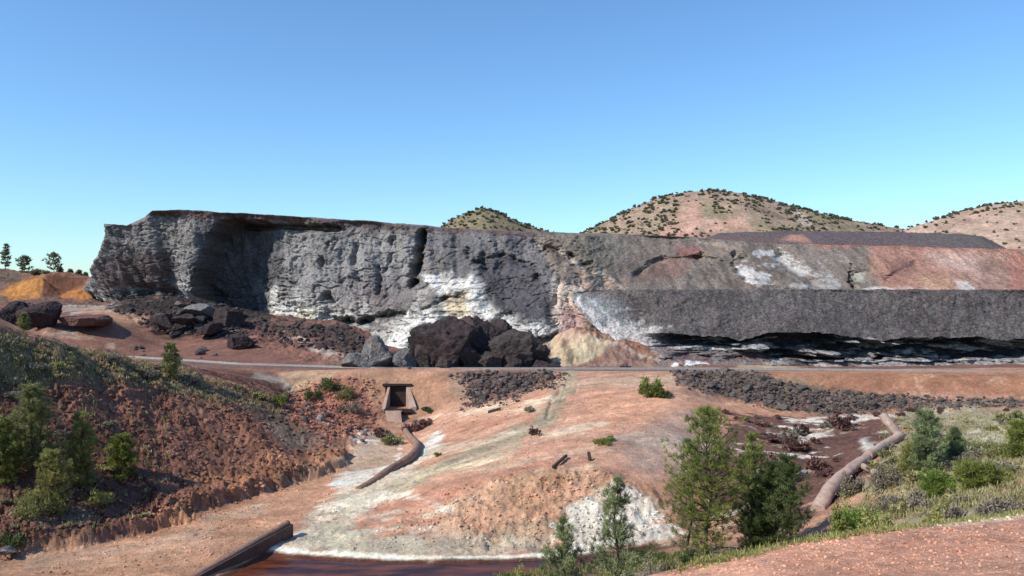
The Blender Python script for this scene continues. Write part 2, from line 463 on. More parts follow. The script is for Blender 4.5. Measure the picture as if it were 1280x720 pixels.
rowsY = np.concatenate([np.linspace(2.5, 15, 14)[:-1], np.linspace(15, 30, 160)[:-1], np.linspace(30, 50, 70)[:-1],
                        np.linspace(50, 112, 330)[:-1], np.linspace(112, 160, 170)[:-1], np.linspace(160, 240, 110)[:-1],
                        np.linspace(240, 320, 12)[:-1], np.geomspace(320, 9000, 14)])
colsP = np.concatenate([np.linspace(-900, -20, 45)[:-1], np.linspace(-20, 1300, 861)[:-1], np.linspace(1300, 2300, 45)])
nr, nc = len(rowsY), len(colsP)
ri = np.unique(np.concatenate([np.arange(0, nr, 4), [nr - 1]])); ci = np.unique(np.concatenate([np.arange(0, nc, 4), [nc - 1]]))
PXc, Yc = np.meshgrid(colsP[ci], np.minimum(rowsY[ri], 330))
Zc = base_z(PXc, Yc)
tmp = np.empty((len(ri), nc))
for r in range(len(ri)): tmp[r] = np.interp(colsP, colsP[ci], Zc[r])
GZ = np.empty((nr, nc)); lr = np.log(rowsY)
_i = np.clip(np.searchsorted(lr[ri], lr) , 1, len(ri) - 1); _t = ((lr - lr[ri][_i - 1]) / (lr[ri][_i] - lr[ri][_i - 1]))[:, None]
GZ = tmp[_i - 1] * (1 - _t) + tmp[_i] * _t
GPX, GY = np.meshgrid(colsP, rowsY)
GX = (GPX - 640) / F * GY
far = sstep(280, 420, GY)
GZ = GZ * (1 - far) + (EZ - 12) * far
GPY = 360 - (GZ - EZ) / GY * F            # where each spot shows in the picture
gx, gy, gz = GX.astype(np.float32), GY.astype(np.float32), GZ.astype(np.float32)

# --- relief
jit = (fbm(gx * 0.22, gy * 0.22, gz * 0.22, 7, 0.68) * 1.8 + fbm((gx * 0.85 + gy * 0.5) * 0.10, (gy * 0.85 - gx * 0.4) * 0.7, 2.2, 6, 0.65) * 2.2).astype(np.float32)
slopeL = [(-400, 360), (0, 412), (100, 436), (200, 455), (300, 470), (345, 492), (430, 545), (442, 575), (300, 630), (170, 670), (0, 697), (-400, 760)]
one = np.zeros(GPX.shape, np.float32)
behind = (GY < 112)
mL, _ = mask_of(GPX, GPY, slopeL, 8, jit * 6, 'poly'); mL = mL * behind
# rills run straight down the slope
a_ = gx * 0.78 + gy * 0.63; b_ = gx * 0.63 - gy * 0.78
rill = np.abs(perlin(a_ * 0.42, b_ * 0.05, 3.0)) + 0.5 * np.abs(perlin(a_ * 0.95 + 5, b_ * 0.10, 9.0))
clod = fbm(gx * 1.1, gy * 1.1, gz * 1.1, 5, 0.7)
toe, _ = mask_of(GPX, GPY, [(180, 600), (320, 545), (440, 545), (440, 590), (170, 680)], 20, jit * 8, 'poly')
crag = fbm(gx * 0.55, gy * 0.55, gz * 0.55, 4, 0.6, ridged=True)
warp = clod * 1.6
rill = np.abs(perlin(a_ * 0.42 + warp, b_ * 0.07, 3.0)) + 0.5 * np.abs(perlin(a_ * 0.95 + 5 + warp, b_ * 0.14, 9.0))
gateL = sstep(-0.25, 0.35, fbm(gx * 0.11, gy * 0.11, 4.0, 3))
gul = fbm(a_ * 0.16 + warp * 0.3, b_ * 0.05, 1.0, 4, 0.6, ridged=True)
grit = fbm(gx * 2.2, gy * 2.2, gz * 2.2, 3, 0.7)
dz = mL * ((rill - 0.35) * (0.05 + 0.6 * toe) + (0.45 - gul) * 1.6 + clod * (0.25 + 0.45 * gateL) + grit * 0.22 + (crag - 0.4) * 0.25 * gateL)
bank, _ = mask_of(GPX, GPY, [(-60, 686), (0, 684), (100, 676), (165, 660), (245, 634), (295, 618), (340, 601), (390, 588), (428, 570)], 4, jit * 5, 'line', 6)
dz = dz + bank * (GY < 100) * (1.15 + clod * 0.5)
mNear = sstep(34, 28, GY)
dz = dz + mNear * (fbm(gx * 0.6, gy * 0.6, 0, 5, 0.6) * 0.22)
mMid = (1 - mL) * (1 - mNear)
rough = np.full(GPX.shape, 0.10, np.float32)
def rz(pts, val, soft=8, kind='poly', w=0, lo=0, hi=1e9):
    global rough
    m, _ = mask_of(GPX, GPY, pts, soft, jit * 6, kind, w)
    m = m * ((GY > lo) & (GY < hi))
    rough = rough * (1 - m) + val * m
rz([(600, 600), (700, 585), (760, 590), (850, 620), (850, 670), (700, 688), (580, 688), (560, 640)], 0.85, hi=80)
rz([(330, 480), (480, 465), (480, 530), (440, 560), (400, 560)], 0.95, lo=90, hi=118)
rz([(400, 640), (480, 585), (560, 545), (560, 580), (460, 660), (440, 690), (340, 690)], 0.35, hi=110)
rz([(575, 465), (690, 465), (690, 485), (600, 503)], 0.7, lo=100, hi=117)
rz([(840, 465), (960, 468), (1010, 490), (1280, 497), (1280, 517), (1060, 522), (960, 514), (850, 482)], 0.8, lo=95, hi=117)
rz([(140, 365), (340, 365), (460, 408), (500, 455), (400, 455), (290, 425), (180, 412)], 1.1, lo=120, hi=200)
rz([(930, 520), (1130, 520), (1060, 610), (960, 660), (900, 600)], 0.35, lo=55, hi=105)
rz([(1100, 515), (1300, 515), (1300, 640), (1050, 660), (1060, 600)], 0.35, lo=30, hi=100)
rz([(0, 335), (125, 335), (125, 400), (0, 400)], 0.8, lo=185, hi=260)
rz([(680, 395), (770, 405), (850, 455), (680, 462)], 1.3, lo=120.8, hi=135)
nearbed = sstep(3.5, 1.0, np.abs(gz - (EZ - 12.0))) * ((GY > 110) & (GY < 165)) * sstep(4, 2.0, np.abs(gy + 0 - np.interp(GPX, [-400, 150, 300, 480, 900, 1280, 1700], [160, 139, 125, 118, 117.6, 113.5, 113.5])))
rough = rough * (1 - nearbed) + 0.02 * nearbed
nz1 = fbm(gx * 0.28, gy * 0.28, gz * 0.28, 6, 0.6)
nz2 = fbm(gx * 0.9, gy * 0.9, gz * 0.9, 4, 0.55, ridged=True)
dz = dz + mMid * rough * (nz1 * 1.3 + (nz2 - 0.4) * 0.6)
fan, _ = mask_of(GPX, GPY, [(560, 640), (600, 605), (745, 586), (860, 655), (790, 688), (590, 690)], 10, jit * 4, 'poly')
fr = fbm(gx * 0.7 + jit * 0.15, gy * 0.10, 7.0, 4, 0.6, ridged=True)
dz = dz - fan * ((GY > 60) & (GY < 75)) * (fr - 0.4) * 0.22
# wheel ruts and the low ledge beside the track down to the creek
for pts, w, d in (([(552, 0), (552, 1)], 0, 0),):
    pass
def groove(pts, w, d, lo=0, hi=1e9):
    global dz
    m, _ = mask_of(GPX, GPY, pts, max(1.0, w * 0.8), jit * 2, 'line', w * 0.3)
    dz = dz + m * d * ((GY > lo) & (GY < hi))
groove([(700, 488), (690, 500), (686, 512), (684, 520)], 4, -0.45, 90, 112)
groove([(708, 480), (700, 505), (690, 525), (640, 550), (580, 575), (500, 598)], 2, -0.12, 60, 112)
groove([(722, 480), (715, 505), (705, 528), (655, 556), (600, 580), (520, 602)], 2, -0.12, 60, 112)
groove([(245, 668), (290, 655), (320, 652), (350, 656)], 2, -0.3, 55, 80)
groove([(90, 508), (150, 495), (205, 480)], 2.5, 0.5, 60, 100)
groove([(0, 478), (60, 477), (110, 487)], 4, -0.8, 60, 100)
# runnels across the centre
dz = dz + ((GY > 62) & (GY < 112) & (GPX > 430) & (GPX < 900)) * mMid * (-0.10) * sstep(0.75, 0.95, fbm((gx + gy * 0.5) * 0.16, gy * 0.5, 2, 3, ridged=True))
GZ = GZ + dz * (1 - sstep(240, 300, GY))

pit = (GPX > 483) & (GPX < 510.5) & (GY > 110.6) & (GY < 114.4)
GZ[pit] = EZ - 16.9
# --- soils, stains and the bank's painted shaded face
col = np.empty(GPX.shape + (3,)); col[:] = lin((150, 98, 80))
J = jit * 1.0
def pg(layers, lo, hi):
    global col
    s = (GY >= lo) & (GY < hi)
    idx = np.where(s.any(axis=1))[0]; a, b = idx[0], idx[-1] + 1
    sub = col[a:b].copy()
    paint(sub, GPX[a:b], GPY[a:b], J[a:b], layers)
    sel = s[a:b]
    col[a:b][sel] = sub[sel]

BIG = 1e9
# far left hillside and orange bank
pg([('poly', [(-900, 300), (0, 334), (60, 345), (130, 350), (130, 400), (-900, 400)], (112, 82, 74), 6, 1, 6),
    ('line', [(-40, 346), (20, 352), (40, 355)], (70, 62, 55), 3, 0.8, 4, 3),
    ('line', [(-100, 340), (0, 343), (30, 347)], (96, 92, 76), 2, 0.6, 3, 2),
    ('poly', [(0, 366), (25, 352), (54, 344), (57, 346), (52, 372), (10, 374)], (190, 118, 50), 4, 0.95, 4),
    ('poly', [(52, 372), (57, 344), (110, 346), (102, 358), (75, 371)], (104, 62, 44), 3, 1, 2),  # right face turned from the sun, its shade painted dark brown
    ('poly', [(76, 372), (90, 363), (106, 358), (112, 362), (114, 372), (96, 374)], (186, 108, 48), 3, 0.95, 4)], 190, BIG)
# quarry floor behind the railway
pg([('poly', [(-900, 380), (130, 372), (500, 372), (760, 455), (1700, 455), (1700, 466), (480, 466), (140, 452), (-900, 452)], (128, 84, 74), 5, 1, 4),
    ('poly', [(60, 378), (90, 374), (160, 378), (190, 388), (140, 392), (80, 388)], (150, 138, 134), 4, 0.9, 8),
    ('line', [(85, 380), (120, 377), (140, 380)], (190, 185, 180), 2, 0.8, 6, 1.5),
    ('line', [(90, 392), (130, 387), (170, 386)], (172, 158, 148), 2, 0.7, 6, 2),
    ('poly', [(100, 389), (190, 386), (205, 400), (150, 406), (120, 400)], (176, 128, 100), 5, 0.9, 8),
    ('line', [(55, 417), (90, 417), (140, 430)], (190, 165, 150), 3, 0.6, 6, 2),
    ('poly', [(135, 385), (170, 370), (330, 364), (345, 400), (300, 425), (195, 420), (186, 402)], (50, 43, 43), 4, 0.97, 10),
    ('poly', [(290, 398), (345, 400), (440, 408), (465, 430), (500, 456), (440, 448), (400, 425), (340, 422), (300, 412)], (76, 64, 62), 5, 0.95, 10),
    ('poly', [(290, 402), (345, 410), (375, 424), (330, 424), (296, 414)], (98, 62, 60), 4, 0.8, 6),
    ('line', [(350, 419), (375, 425), (400, 438), (440, 452), (462, 458)], (176, 152, 142), 3, 0.85, 6, 3),
    ('line', [(400, 448), (430, 455)], (140, 108, 92), 3, 0.7, 4, 3),
    ('poly', [(480, 440), (690, 430), (690, 463), (480, 463)], (62, 54, 54), 3, 0.9, 4),
    ('poly', [(688, 463), (688, 410), (705, 400), (740, 415), (765, 430), (756, 448), (735, 456), (700, 461)], (190, 168, 138), 4, 0.9, 16),
    ('poly', [(690, 412), (712, 398), (735, 420), (700, 428)], (184, 130, 120), 5, 0.7, 14),
    ('line', [(705, 425), (712, 440), (708, 452)], (96, 78, 66), 3, 0.7, 10, 3),
    ('line', [(735, 425), (742, 436)], (120, 96, 80), 3, 0.6, 8, 2),
    ('poly', [(760, 432), (800, 442), (860, 455), (860, 464), (740, 463), (750, 448)], (142, 106, 96), 4, 0.9, 4),
    ('line', [(745, 425), (800, 444), (830, 452)], (200, 185, 170), 2, 0.5, 3, 1),
    ('line', [(690, 463), (700, 456), (850, 458)], (165, 128, 110), 2, 0.6, 3, 1.5),
    ('poly', [(925, 452), (960, 452), (1010, 459), (1010, 464), (915, 464)], (185, 150, 120), 3, 0.8, 3),
    ('line', [(140, 452), (230, 455), (480, 463)], (92, 84, 84), 3, 0.6, 2, 3)], 118, 190)
# everything between the creek and the railway
pg([('poly', [(-900, 300), (1700, 300), (1700, 760), (-900, 760)], (176, 122, 98), 2, 1, 0),
    # left slope
    ('poly', slopeL, (132, 84, 69), 5, 1, 8),
    ('poly', [(-900, 440), (0, 470), (200, 520), (200, 640), (120, 680), (-900, 740)], (108, 66, 56), 30, 0.8, 20),
    ('poly', [(10, 640), (110, 625), (130, 665), (60, 680)], (140, 112, 98), 10, 0.8, 12),
    ('poly', [(300, 505), (350, 505), (425, 545), (432, 565), (360, 562)], (108, 92, 84), 6, 0.85, 10),
    ('poly', [(230, 590), (330, 570), (430, 560), (436, 582), (300, 626)], (165, 108, 78), 8, 0.75, 12),
    ('poly', [(-200, 405), (0, 415), (100, 436), (215, 452), (345, 494), (350, 520), (240, 497), (130, 478), (0, 482), (-200, 470)], (116, 94, 72), 8, 0.8, 16),
    ('line', [(88, 508), (150, 495), (205, 480)], (150, 98, 80), 2, 0.8, 3, 2),
    # embankment under the railway
    ('poly', [(230, 457), (345, 462), (380, 505), (330, 500), (290, 480)], (98, 60, 54), 4, 0.9, 6),
    ('line', [(320, 468), (350, 476), (362, 484)], (160, 150, 142), 3, 0.7, 4, 4),
    ('poly', [(345, 463), (425, 463), (400, 492), (370, 490)], (176, 142, 112), 5, 0.85, 6),
    ('poly', [(400, 470), (452, 470), (478, 505), (470, 545), (400, 550), (360, 520), (376, 490)], (158, 96, 78), 8, 0.8, 14),
    ('poly', [(440, 465), (582, 465), (592, 500), (560, 515), (520, 525), (478, 520)], (172, 122, 94), 5, 0.95, 6),
    ('poly', [(555, 466), (600, 466), (600, 500), (570, 505)], (134, 112, 98), 5, 0.6, 8),
    ('poly', [(582, 465), (692, 466), (692, 482), (650, 496), (590, 503)], (92, 76, 74), 4, 0.9, 6),
    ('poly', [(670, 465), (760, 465), (720, 480), (670, 482)], (160, 112, 96), 4, 0.7, 4),
    ('line', [(180, 670), (250, 645), (300, 632), (345, 615), (390, 603), (440, 588)], (96, 70, 58), 3, 0.75, 4, 2),
    ('line', [(330, 618), (380, 603), (430, 590), (470, 574)], (196, 184, 170), 3, 0.6, 8, 2),
    # centre: salmon soil, grey track, streaks
    ('poly', [(560, 505), (640, 498), (700, 470), (840, 468), (900, 500), (880, 600), (840, 640), (560, 660), (430, 690), (400, 640)], (196, 138, 112), 10, 0.95, 12),
    ('poly', [(800, 520), (900, 505), (905, 580), (860, 620), (800, 590), (760, 560)], (164, 132, 120), 14, 0.8, 14),
    ('poly', [(735, 492), (815, 488), (850, 510), (800, 540), (740, 530)], (206, 140, 108), 12, 0.8, 12),
    ('line', [(712, 472), (700, 500), (680, 528), (620, 556), (540, 588), (470, 618)], (160, 146, 122), 7, 0.9, 8, 9),
    ('line', [(690, 482), (760, 478), (860, 474)], (186, 152, 126), 5, 0.8, 6, 5),
    ('line', [(640, 528), (650, 545), (640, 560)], (160, 156, 130), 6, 0.5, 6, 5),
    ('line', [(520, 524), (600, 512), (650, 502), (690, 498)], (222, 196, 166), 3, 0.75, 6, 2.5),
    ('line', [(610, 516), (660, 512), (682, 506)], (214, 186, 156), 3, 0.6, 6, 2),
    ('line', [(470, 612), (540, 590), (600, 576), (640, 568)], (226, 208, 172), 4, 0.8, 6, 2.5),
    ('line', [(560, 628), (620, 606), (650, 600), (700, 590), (740, 582)], (228, 204, 164), 4, 0.75, 6, 2),
    ('line', [(500, 626), (560, 614), (650, 590), (700, 570)], (190, 116, 92), 7, 0.7, 8, 4),
    ('line', [(470, 640), (540, 626), (600, 612)], (196, 122, 98), 8, 0.7, 8, 6),
    ('poly', [(775, 548), (850, 535), (900, 555), (860, 572), (790, 562)], (178, 162, 150), 10, 0.5, 25),
    ('line', [(560, 562), (640, 545), (690, 540), (760, 530)], (214, 190, 164), 3, 0.6, 12, 1.5),
    ('line', [(480, 650), (560, 640), (600, 628)], (222, 208, 184), 4, 0.7, 12, 3),
    ('line', [(600, 588), (680, 572), (740, 566)], (210, 182, 152), 3, 0.55, 12, 2),
    ('line', [(420, 668), (500, 660), (560, 662), (600, 676)], (222, 214, 196), 5, 0.75, 12, 4),
    ('line', [(570, 540), (600, 530), (660, 524)], (182, 110, 84), 5, 0.5, 12, 4),
    # ochre bluff and pale fan
    ('poly', [(545, 640), (600, 608), (660, 594), (745, 586), (790, 606), (770, 640), (720, 640), (700, 680), (600, 688), (540, 676)], (196, 146, 116), 12, 0.85, 26),
    ('poly', [(640, 600), (700, 592), (710, 640), (650, 650)], (182, 128, 92), 10, 0.5, 26),
    ('poly', [(620, 655), (690, 650), (696, 680), (600, 684)], (160, 136, 112), 8, 0.7, 8),
    ('poly', [(708, 630), (745, 612), (788, 612), (846, 658), (800, 680), (702, 692), (690, 672), (700, 650)], (204, 200, 192), 7, 0.88, 26),
    ('poly', [(735, 600), (770, 600), (790, 640), (745, 640)], (200, 160, 126), 8, 0.35, 10),
    ('poly', [(790, 606), (850, 590), (890, 610), (880, 640), (840, 650)], (168, 118, 88), 8, 0.85, 10),
    # creek flats
    ('poly', [(-900, 800), (-200, 720), (0, 697), (170, 670), (300, 630), (440, 575), (500, 560), (480, 600), (380, 655), (230, 724), (0, 760)], (192, 136, 104), 5, 0.97, 6),
    ('line', [(170, 670), (240, 648), (300, 630), (350, 612)], (176, 112, 74), 6, 0.5, 8, 6),
    ('line', [(40, 705), (160, 690), (260, 665)], (186, 150, 128), 8, 0.5, 8, 8),
    ('line', [(262, 648), (310, 642), (330, 636)], (150, 140, 128), 4, 0.5, 6, 3),
    ('poly', [(440, 556), (490, 545), (505, 570), (470, 600), (430, 590)], (184, 152, 130), 6, 0.85, 10),
    ('poly', [(400, 640), (440, 605), (500, 580), (545, 545), (555, 560), (500, 600), (450, 640), (440, 690), (345, 688), (360, 668)], (196, 178, 158), 7, 0.9, 12),
    ('line', [(448, 546), (480, 546), (500, 556), (498, 575)], (226, 210, 196), 3, 0.8, 8, 2),
    ('line', [(548, 545), (540, 556), (515, 570), (490, 585), (440, 598), (420, 604)], (206, 206, 204), 4, 0.85, 7, 4),
    ('poly', [(385, 668), (420, 655), (560, 682), (560, 692), (380, 690)], (188, 176, 152), 6, 0.8, 10),
    ('line', [(400, 632), (440, 628), (480, 618), (520, 622), (560, 634)], (222, 210, 190), 4, 0.8, 8, 3),
    ('line', [(440, 650), (500, 640), (550, 632)], (218, 206, 186), 4, 0.75, 8, 4),
    ('poly', [(440, 668), (560, 668), (700, 678), (700, 690), (440, 694)], (176, 164, 146), 6, 0.75, 12),
    ('line', [(340, 686), (400, 692), (480, 696), (560, 698.5), (640, 697), (700, 691), (790, 691)], (238, 232, 212), 2.0, 0.95, 1.5, 3.0),
    ('poly', [(330, 690), (480, 700), (700, 696), (850, 676), (870, 690), (600, 760), (200, 760)], (88, 46, 36), 2, 0.95, 1),
    ('poly', [(590, 724), (690, 713), (760, 700), (820, 687), (872, 676), (880, 700), (800, 712), (690, 724), (600, 740)], (172, 122, 100), 3, 0.95, 3),
    ('poly', [(560, 740), (700, 722), (900, 690), (1000, 690), (1000, 800), (560, 800)], (120, 110, 86), 6, 0.9, 8),
    # right: slag, river bed, shrub flat
    ('poly', [(950, 465), (1700, 466), (1700, 497), (1280, 494), (1100, 492), (1000, 487), (960, 474)], (166, 108, 80), 3, 0.97, 3),
    ('poly', [(840, 463), (950, 463), (1010, 487), (1150, 497), (1330, 501), (1330, 508), (1140, 514), (1040, 520), (960, 512), (850, 480)], (84, 76, 72), 5, 0.85, 12),
    ('poly', [(960, 470), (1020, 470), (1010, 486), (970, 482)], (120, 110, 92), 4, 0.5, 6),
    ('line', [(1144, 470), (1148, 482), (1156, 492)], (190, 150, 122), 2, 0.6, 3, 1.5),
    ('poly', [(860, 500), (935, 505), (1010, 522), (1000, 532), (930, 530), (870, 520)], (196, 132, 102), 5, 0.85, 6),
    ('poly', [(905, 528), (960, 524), (1060, 522), (1140, 516), (1130, 560), (1070, 600), (1020, 640), (960, 670), (900, 640), (880, 580)], (98, 64, 58), 6, 0.92, 26),
    ('line', [(1010, 524), (1060, 520), (1110, 520), (1185, 516)], (212, 196, 186), 2, 0.8, 4, 1.5),
    ('line', [(975, 548), (1010, 545), (1040, 540)], (226, 212, 204), 3, 0.85, 5, 2),
    ('line', [(1036, 530), (1060, 528), (1082, 526)], (222, 208, 200), 2, 0.8, 5, 1.5),
    ('line', [(960, 540), (985, 556), (1010, 552)], (206, 188, 182), 3, 0.7, 7, 2),
    ('line', [(1080, 556), (1110, 566), (1120, 580)], (204, 200, 196), 4, 0.8, 6, 6),
    ('line', [(1000, 590), (1040, 592)], (190, 176, 164), 2, 0.7, 5, 1.5),
    ('line', [(860, 660), (900, 645), (960, 630)], (204, 188, 168), 3, 0.7, 6, 2),
    ('poly', [(1130, 516), (1200, 512), (1700, 505), (1700, 640), (1280, 640), (1050, 662), (1080, 610), (1120, 560)], (150, 138, 112), 8, 0.95, 20),
    ('poly', [(1180, 545), (1260, 530), (1290, 552), (1270, 570), (1190, 566)], (184, 172, 148), 8, 0.85, 12),
    ('line', [(1150, 530), (1230, 527), (1290, 520)], (176, 166, 140), 5, 0.6, 8, 3),
    ('poly', [(1100, 600), (1150, 590), (1180, 610), (1140, 630), (1090, 625)], (180, 156, 116), 8, 0.6, 10),
    ('poly', [(1240, 600), (1320, 580), (1320, 618), (1250, 622)], (172, 112, 82), 8, 0.75, 8),
    ('poly', [(1090, 618), (1150, 622), (1140, 642), (1080, 640)], (176, 126, 104), 6, 0.6, 8)], 34, 118)
# near slope
pg([('poly', [(-900, 500), (2300, 500), (2300, 5000), (-900, 5000)], (204, 140, 114), 2, 1, 0),
    ('poly', [(780, 700), (1000, 680), (1280, 664), (1280, 690), (1000, 705)], (196, 130, 104), 10, 0.6, 16),
    ('line', [(1160, 658), (1220, 651), (1290, 640)], (204, 184, 154), 2, 0.8, 3, 2.5),
    ('line', [(880, 708), (1000, 676), (1060, 667)], (176, 158, 92), 2, 0.5, 4, 2)], 0, 34)
mott = fbm((gx * 0.9 + gy * 0.5) * 0.13, (gy * 0.9 - gx * 0.5) * 0.35, 1.5, 6, 0.6)[..., None]
mott2 = fbm(gx * 0.5, gy * 0.9, 8.5, 6, 0.65)[..., None]
col = col * (1 + 0.55 * mott + 0.6 * mott2)
pale = (sstep(0.18, 0.45, fbm((gx * 0.9 + gy * 0.6) * 0.10, (gy * 0.8 - gx * 0.5) * 0.45, 6.5, 6, 0.68)) * (1 - mL) * ((GY > 40) & (GY < 115)) * 0.8)[..., None]
col = col * (1 - pale) + lin((206, 186, 160)) * pale
rb, _ = mask_of(GPX, GPY, [(930, 524), (1120, 522), (1100, 560), (1040, 585), (960, 600), (915, 570)], 6, jit * 10, 'poly')
ws = (rb * ((GY > 70) & (GY < 105)) * sstep(0.12, 0.22, fbm(gx * 0.12, gy * 0.55, 11.0, 5, 0.6)) * 0.85)[..., None]
col = col * (1 - ws) + lin((214, 202, 192)) * ws
spots = fbm(gx * 0.45, gy * 0.45, gz * 0.45 + 3, 6, 0.7)[..., None]
col = col * (1 + mL[..., None] * 0.9 * spots)
col = np.clip(col * (1.15 - 0.05 * mL[..., None]) * np.array([0.99, 0.985, 0.88]), 0.01, 0.85)
ground = mesh_obj('ground', grid_mesh('ground', GX, GY, GZ, col), MAT_ground)
tag(ground, kind='structure')

def gz_at(px, Y):
    i = int(np.clip(np.searchsorted(rowsY, Y) - 1, 0, nr - 2)); j = int(np.clip(np.searchsorted(colsP, px) - 1, 0, nc - 2))
    t = (Y - rowsY[i]) / (rowsY[i + 1] - rowsY[i]); s = (px - colsP[j]) / (colsP[j + 1] - colsP[j])
    return float((GZ[i, j] * (1 - s) + GZ[i, j + 1] * s) * (1 - t) + (GZ[i + 1, j] * (1 - s) + GZ[i + 1, j + 1] * s) * t)
def hit(px, py, lo=0, hi=300):
    """the spot of ground that lies in direction (px, py), searched from distance lo outward"""
    j = int(np.clip(np.searchsorted(colsP, px), 0, nc - 1))
    ray = EZ + (360 - py) / F * rowsY
    ok = (GZ[:, j] >= ray) & (rowsY > lo) & (rowsY < hi)
    k = int(np.argmax(ok)) if ok.any() else None
    if k is None:
        return None
    return ((px - 640) / F * rowsY[k], float(rowsY[k]), float(GZ[k, j]))

# ============================================================ THE CLIFF AND THE UPPER TIER
def interp_st(st, keys, vals):
    return np.interp(st, keys, vals)
ST = [  # foot, middle, top as (px, py, Y)
    ((190, 356, 300), (195, 335, 300), (210, 318, 300)),
    ((130, 358, 235), (155, 330, 232), (165, 302, 230)),
    ((108, 362, 205), (126, 322, 190), (129, 279, 184)),
    ((150, 388, 195), (150, 335, 186), (158, 281.5, 182)),
    ((178, 390, 190), (176, 335, 183), (180, 272, 180)),
    ((200, 392, 188), (195, 335, 180), (190, 263, 178)),
    ((245, 400, 182), (240, 335, 178), (235, 262, 176)),
    ((330, 410, 174), (330, 340, 172), (330, 268, 173)),
    ((430, 428, 160), (430, 350, 164), (430, 274, 169)),
    ((500, 460, 142), (505, 360, 156), (510, 280, 166)),
    ((600, 466, 130), (600, 375, 146), (600, 287, 165)),
    ((690, 466, 125), (680, 375, 142), (680, 290, 163)),
    ((735, 440, 134), (730, 375, 144), (735, 291.5, 164)),
    ((780, 400, 142), (780, 340, 154), (780, 292, 166)),
    ((860, 366, 150), (860, 330, 158), (860, 296, 168)),
    ((960, 368, 152), (960, 335, 162), (960, 304, 171)),
    ((1100, 368, 152), (1100, 335, 163), (1100, 307, 172)),
    ((1280, 368, 152), (1280, 340, 164), (1280, 312, 173)),
    ((1600, 368, 155), (1600, 340, 166), (1600, 314, 176))]
acc = [0.0]
for a, b in zip(ST[:-1], ST[1:]):
    acc.append(acc[-1] + max(math.hypot(b[2][0] - a[2][0], (b[2][2] - a[2][2]) * 0.8), 6))
s_ = np.concatenate([np.arange(0, acc[-2], 1.35), np.arange(acc[-2], acc[-1], 6)])
v_ = np.linspace(0, 1, 200)
comp = [[np.interp(s_, acc, [st[k][c] for st in ST]) for c in range(3)] for k in range(3)]
VV, _ = np.meshgrid(v_, s_, indexing='ij')
def q3(c):
    a, b, d = comp[0][c][None], comp[1][c][None], comp[2][c][None]
    L0 = 2 * (VV - 0.5) * (VV - 1); L1 = 4 * VV * (1 - VV); L2 = 2 * VV * (VV - 0.5)
    return L0 * a + L1 * b + L2 * d
KPX, KPY, KY = q3(0), q3(1), q3(2)
kx, kz = (KPX - 640) / F * KY, EZ + (360 - KPY) / F * KY
kxf, kyf, kzf = kx.astype(np.float32), KY.astype(np.float32), kz.astype(np.float32)
kj = fbm(kxf * 0.25, kyf * 0.25, kzf * 0.25, 6, 0.65) * 2.0
edge = np.minimum(sstep(0, 0.03, 1 - VV), 1)
rock = sstep(1040, 880, KPX) * 0.55 + 0.45
rock = rock * (1 - 0.55 * sstep(720, 800, KPX))
strat = fbm(kxf * 0.45 + kzf * 0.12, kyf * 0.2, kzf * 0.14, 6, 0.55, ridged=True) - 0.45
blocks = fbm(kxf * 0.16, kyf * 0.16, kzf * 0.22, 6, 0.6)
lam = fbm(kxf * 0.35, kyf * 0.3, kzf * 1.5, 4, 0.6)
big = perlin(kxf * 0.05 + 3, kyf * 0.03, kzf * 0.05)
butt = perlin(kxf * 0.11 + 3, kyf * 0.1, kzf * 0.02) + 0.5 * np.abs(perlin(kxf * 0.27 + kzf * 0.05, 3.0, kzf * 0.04))
DY = -(strat * 1.2 + blocks * 1.2 + big * 2.8 + butt * 4.2) * rock * edge
lamm = np.zeros(KPX.shape, np.float32)
for pts, w in (([(330, 385), (380, 392), (440, 400), (480, 400), (560, 380), (600, 370)], 16), ([(120, 362), (170, 368), (220, 372)], 10), ([(600, 405), (640, 412), (690, 412)], 12), ([(340, 355), (360, 380)], 25)):
    m, _ = mask_of(KPX, KPY, pts, 8, kj * 8, 'line', w); lamm = np.maximum(lamm, m)
DY += lam * lamm * -1.0 * edge
def carve(kind, pts, depth, soft=2, w=0, ja=4, dirs=None):
    global DY
    m, _ = mask_of(KPX, KPY, pts, soft * 1.6, kj * ja * 1.8, kind, w)
    DY = DY + m * depth
# the big recess: hard edge left, floor easing out towards the right
rec, _ = mask_of(KPX, KPY, [(262, 292), (272, 277), (300, 275), (420, 283), (430, 286), (360, 292), (352, 420), (232, 420), (243, 365), (250, 330)], 2.2, kj * 5, 'poly')
ease = 1 - sstep(300, 352, KPX)
DY += rec * (1.6 + 8.5 * ease)
und, _ = mask_of(KPX, KPY, [(280, 280), (340, 281), (420, 285)], 2, kj * 2, 'line', 2.5); DY += und * 3.5
carve('line', [(530, 292), (526, 310), (522, 330), (517, 350)], 6.5, 3, 4)
carve('line', [(517, 350), (512, 358)], 3, 3, 1)
carve('line', [(402, 325), (402, 338)], 2.5, 3, 2)
carve('line', [(408, 372), (412, 376)], 3.5, 3, 3)
carve('line', [(444, 308), (442, 330), (447, 352)], 2.2, 2.5, 1)
carve('line', [(489, 300), (486, 325), (480, 338)], 2.4, 2.5, 1.2)
carve('line', [(472, 335), (474, 352), (470, 368)], 2.0, 2.5, 1)
carve('line', [(420, 300), (416, 312), (424, 318)], 1.4, 2.5, 1)
carve('line', [(430, 404), (460, 402), (475, 396), (500, 392)], 3.2, 3, 3.5)
carve('line', [(395, 396), (430, 400)], 1.8, 2, 1.5)
carve('line', [(530, 388), (560, 372), (580, 372)], 2.0, 2.5, 1.5)
carve('line', [(608, 338), (604, 324), (630, 318), (668, 335), (672, 345)], 2.6, 3, 2)
carve('line', [(585, 315), (588, 325), (600, 330)], 1.8, 2.5, 1.2)
carve('line', [(615, 404), (625, 396), (640, 392)], 2.4, 2.5, 1.5)
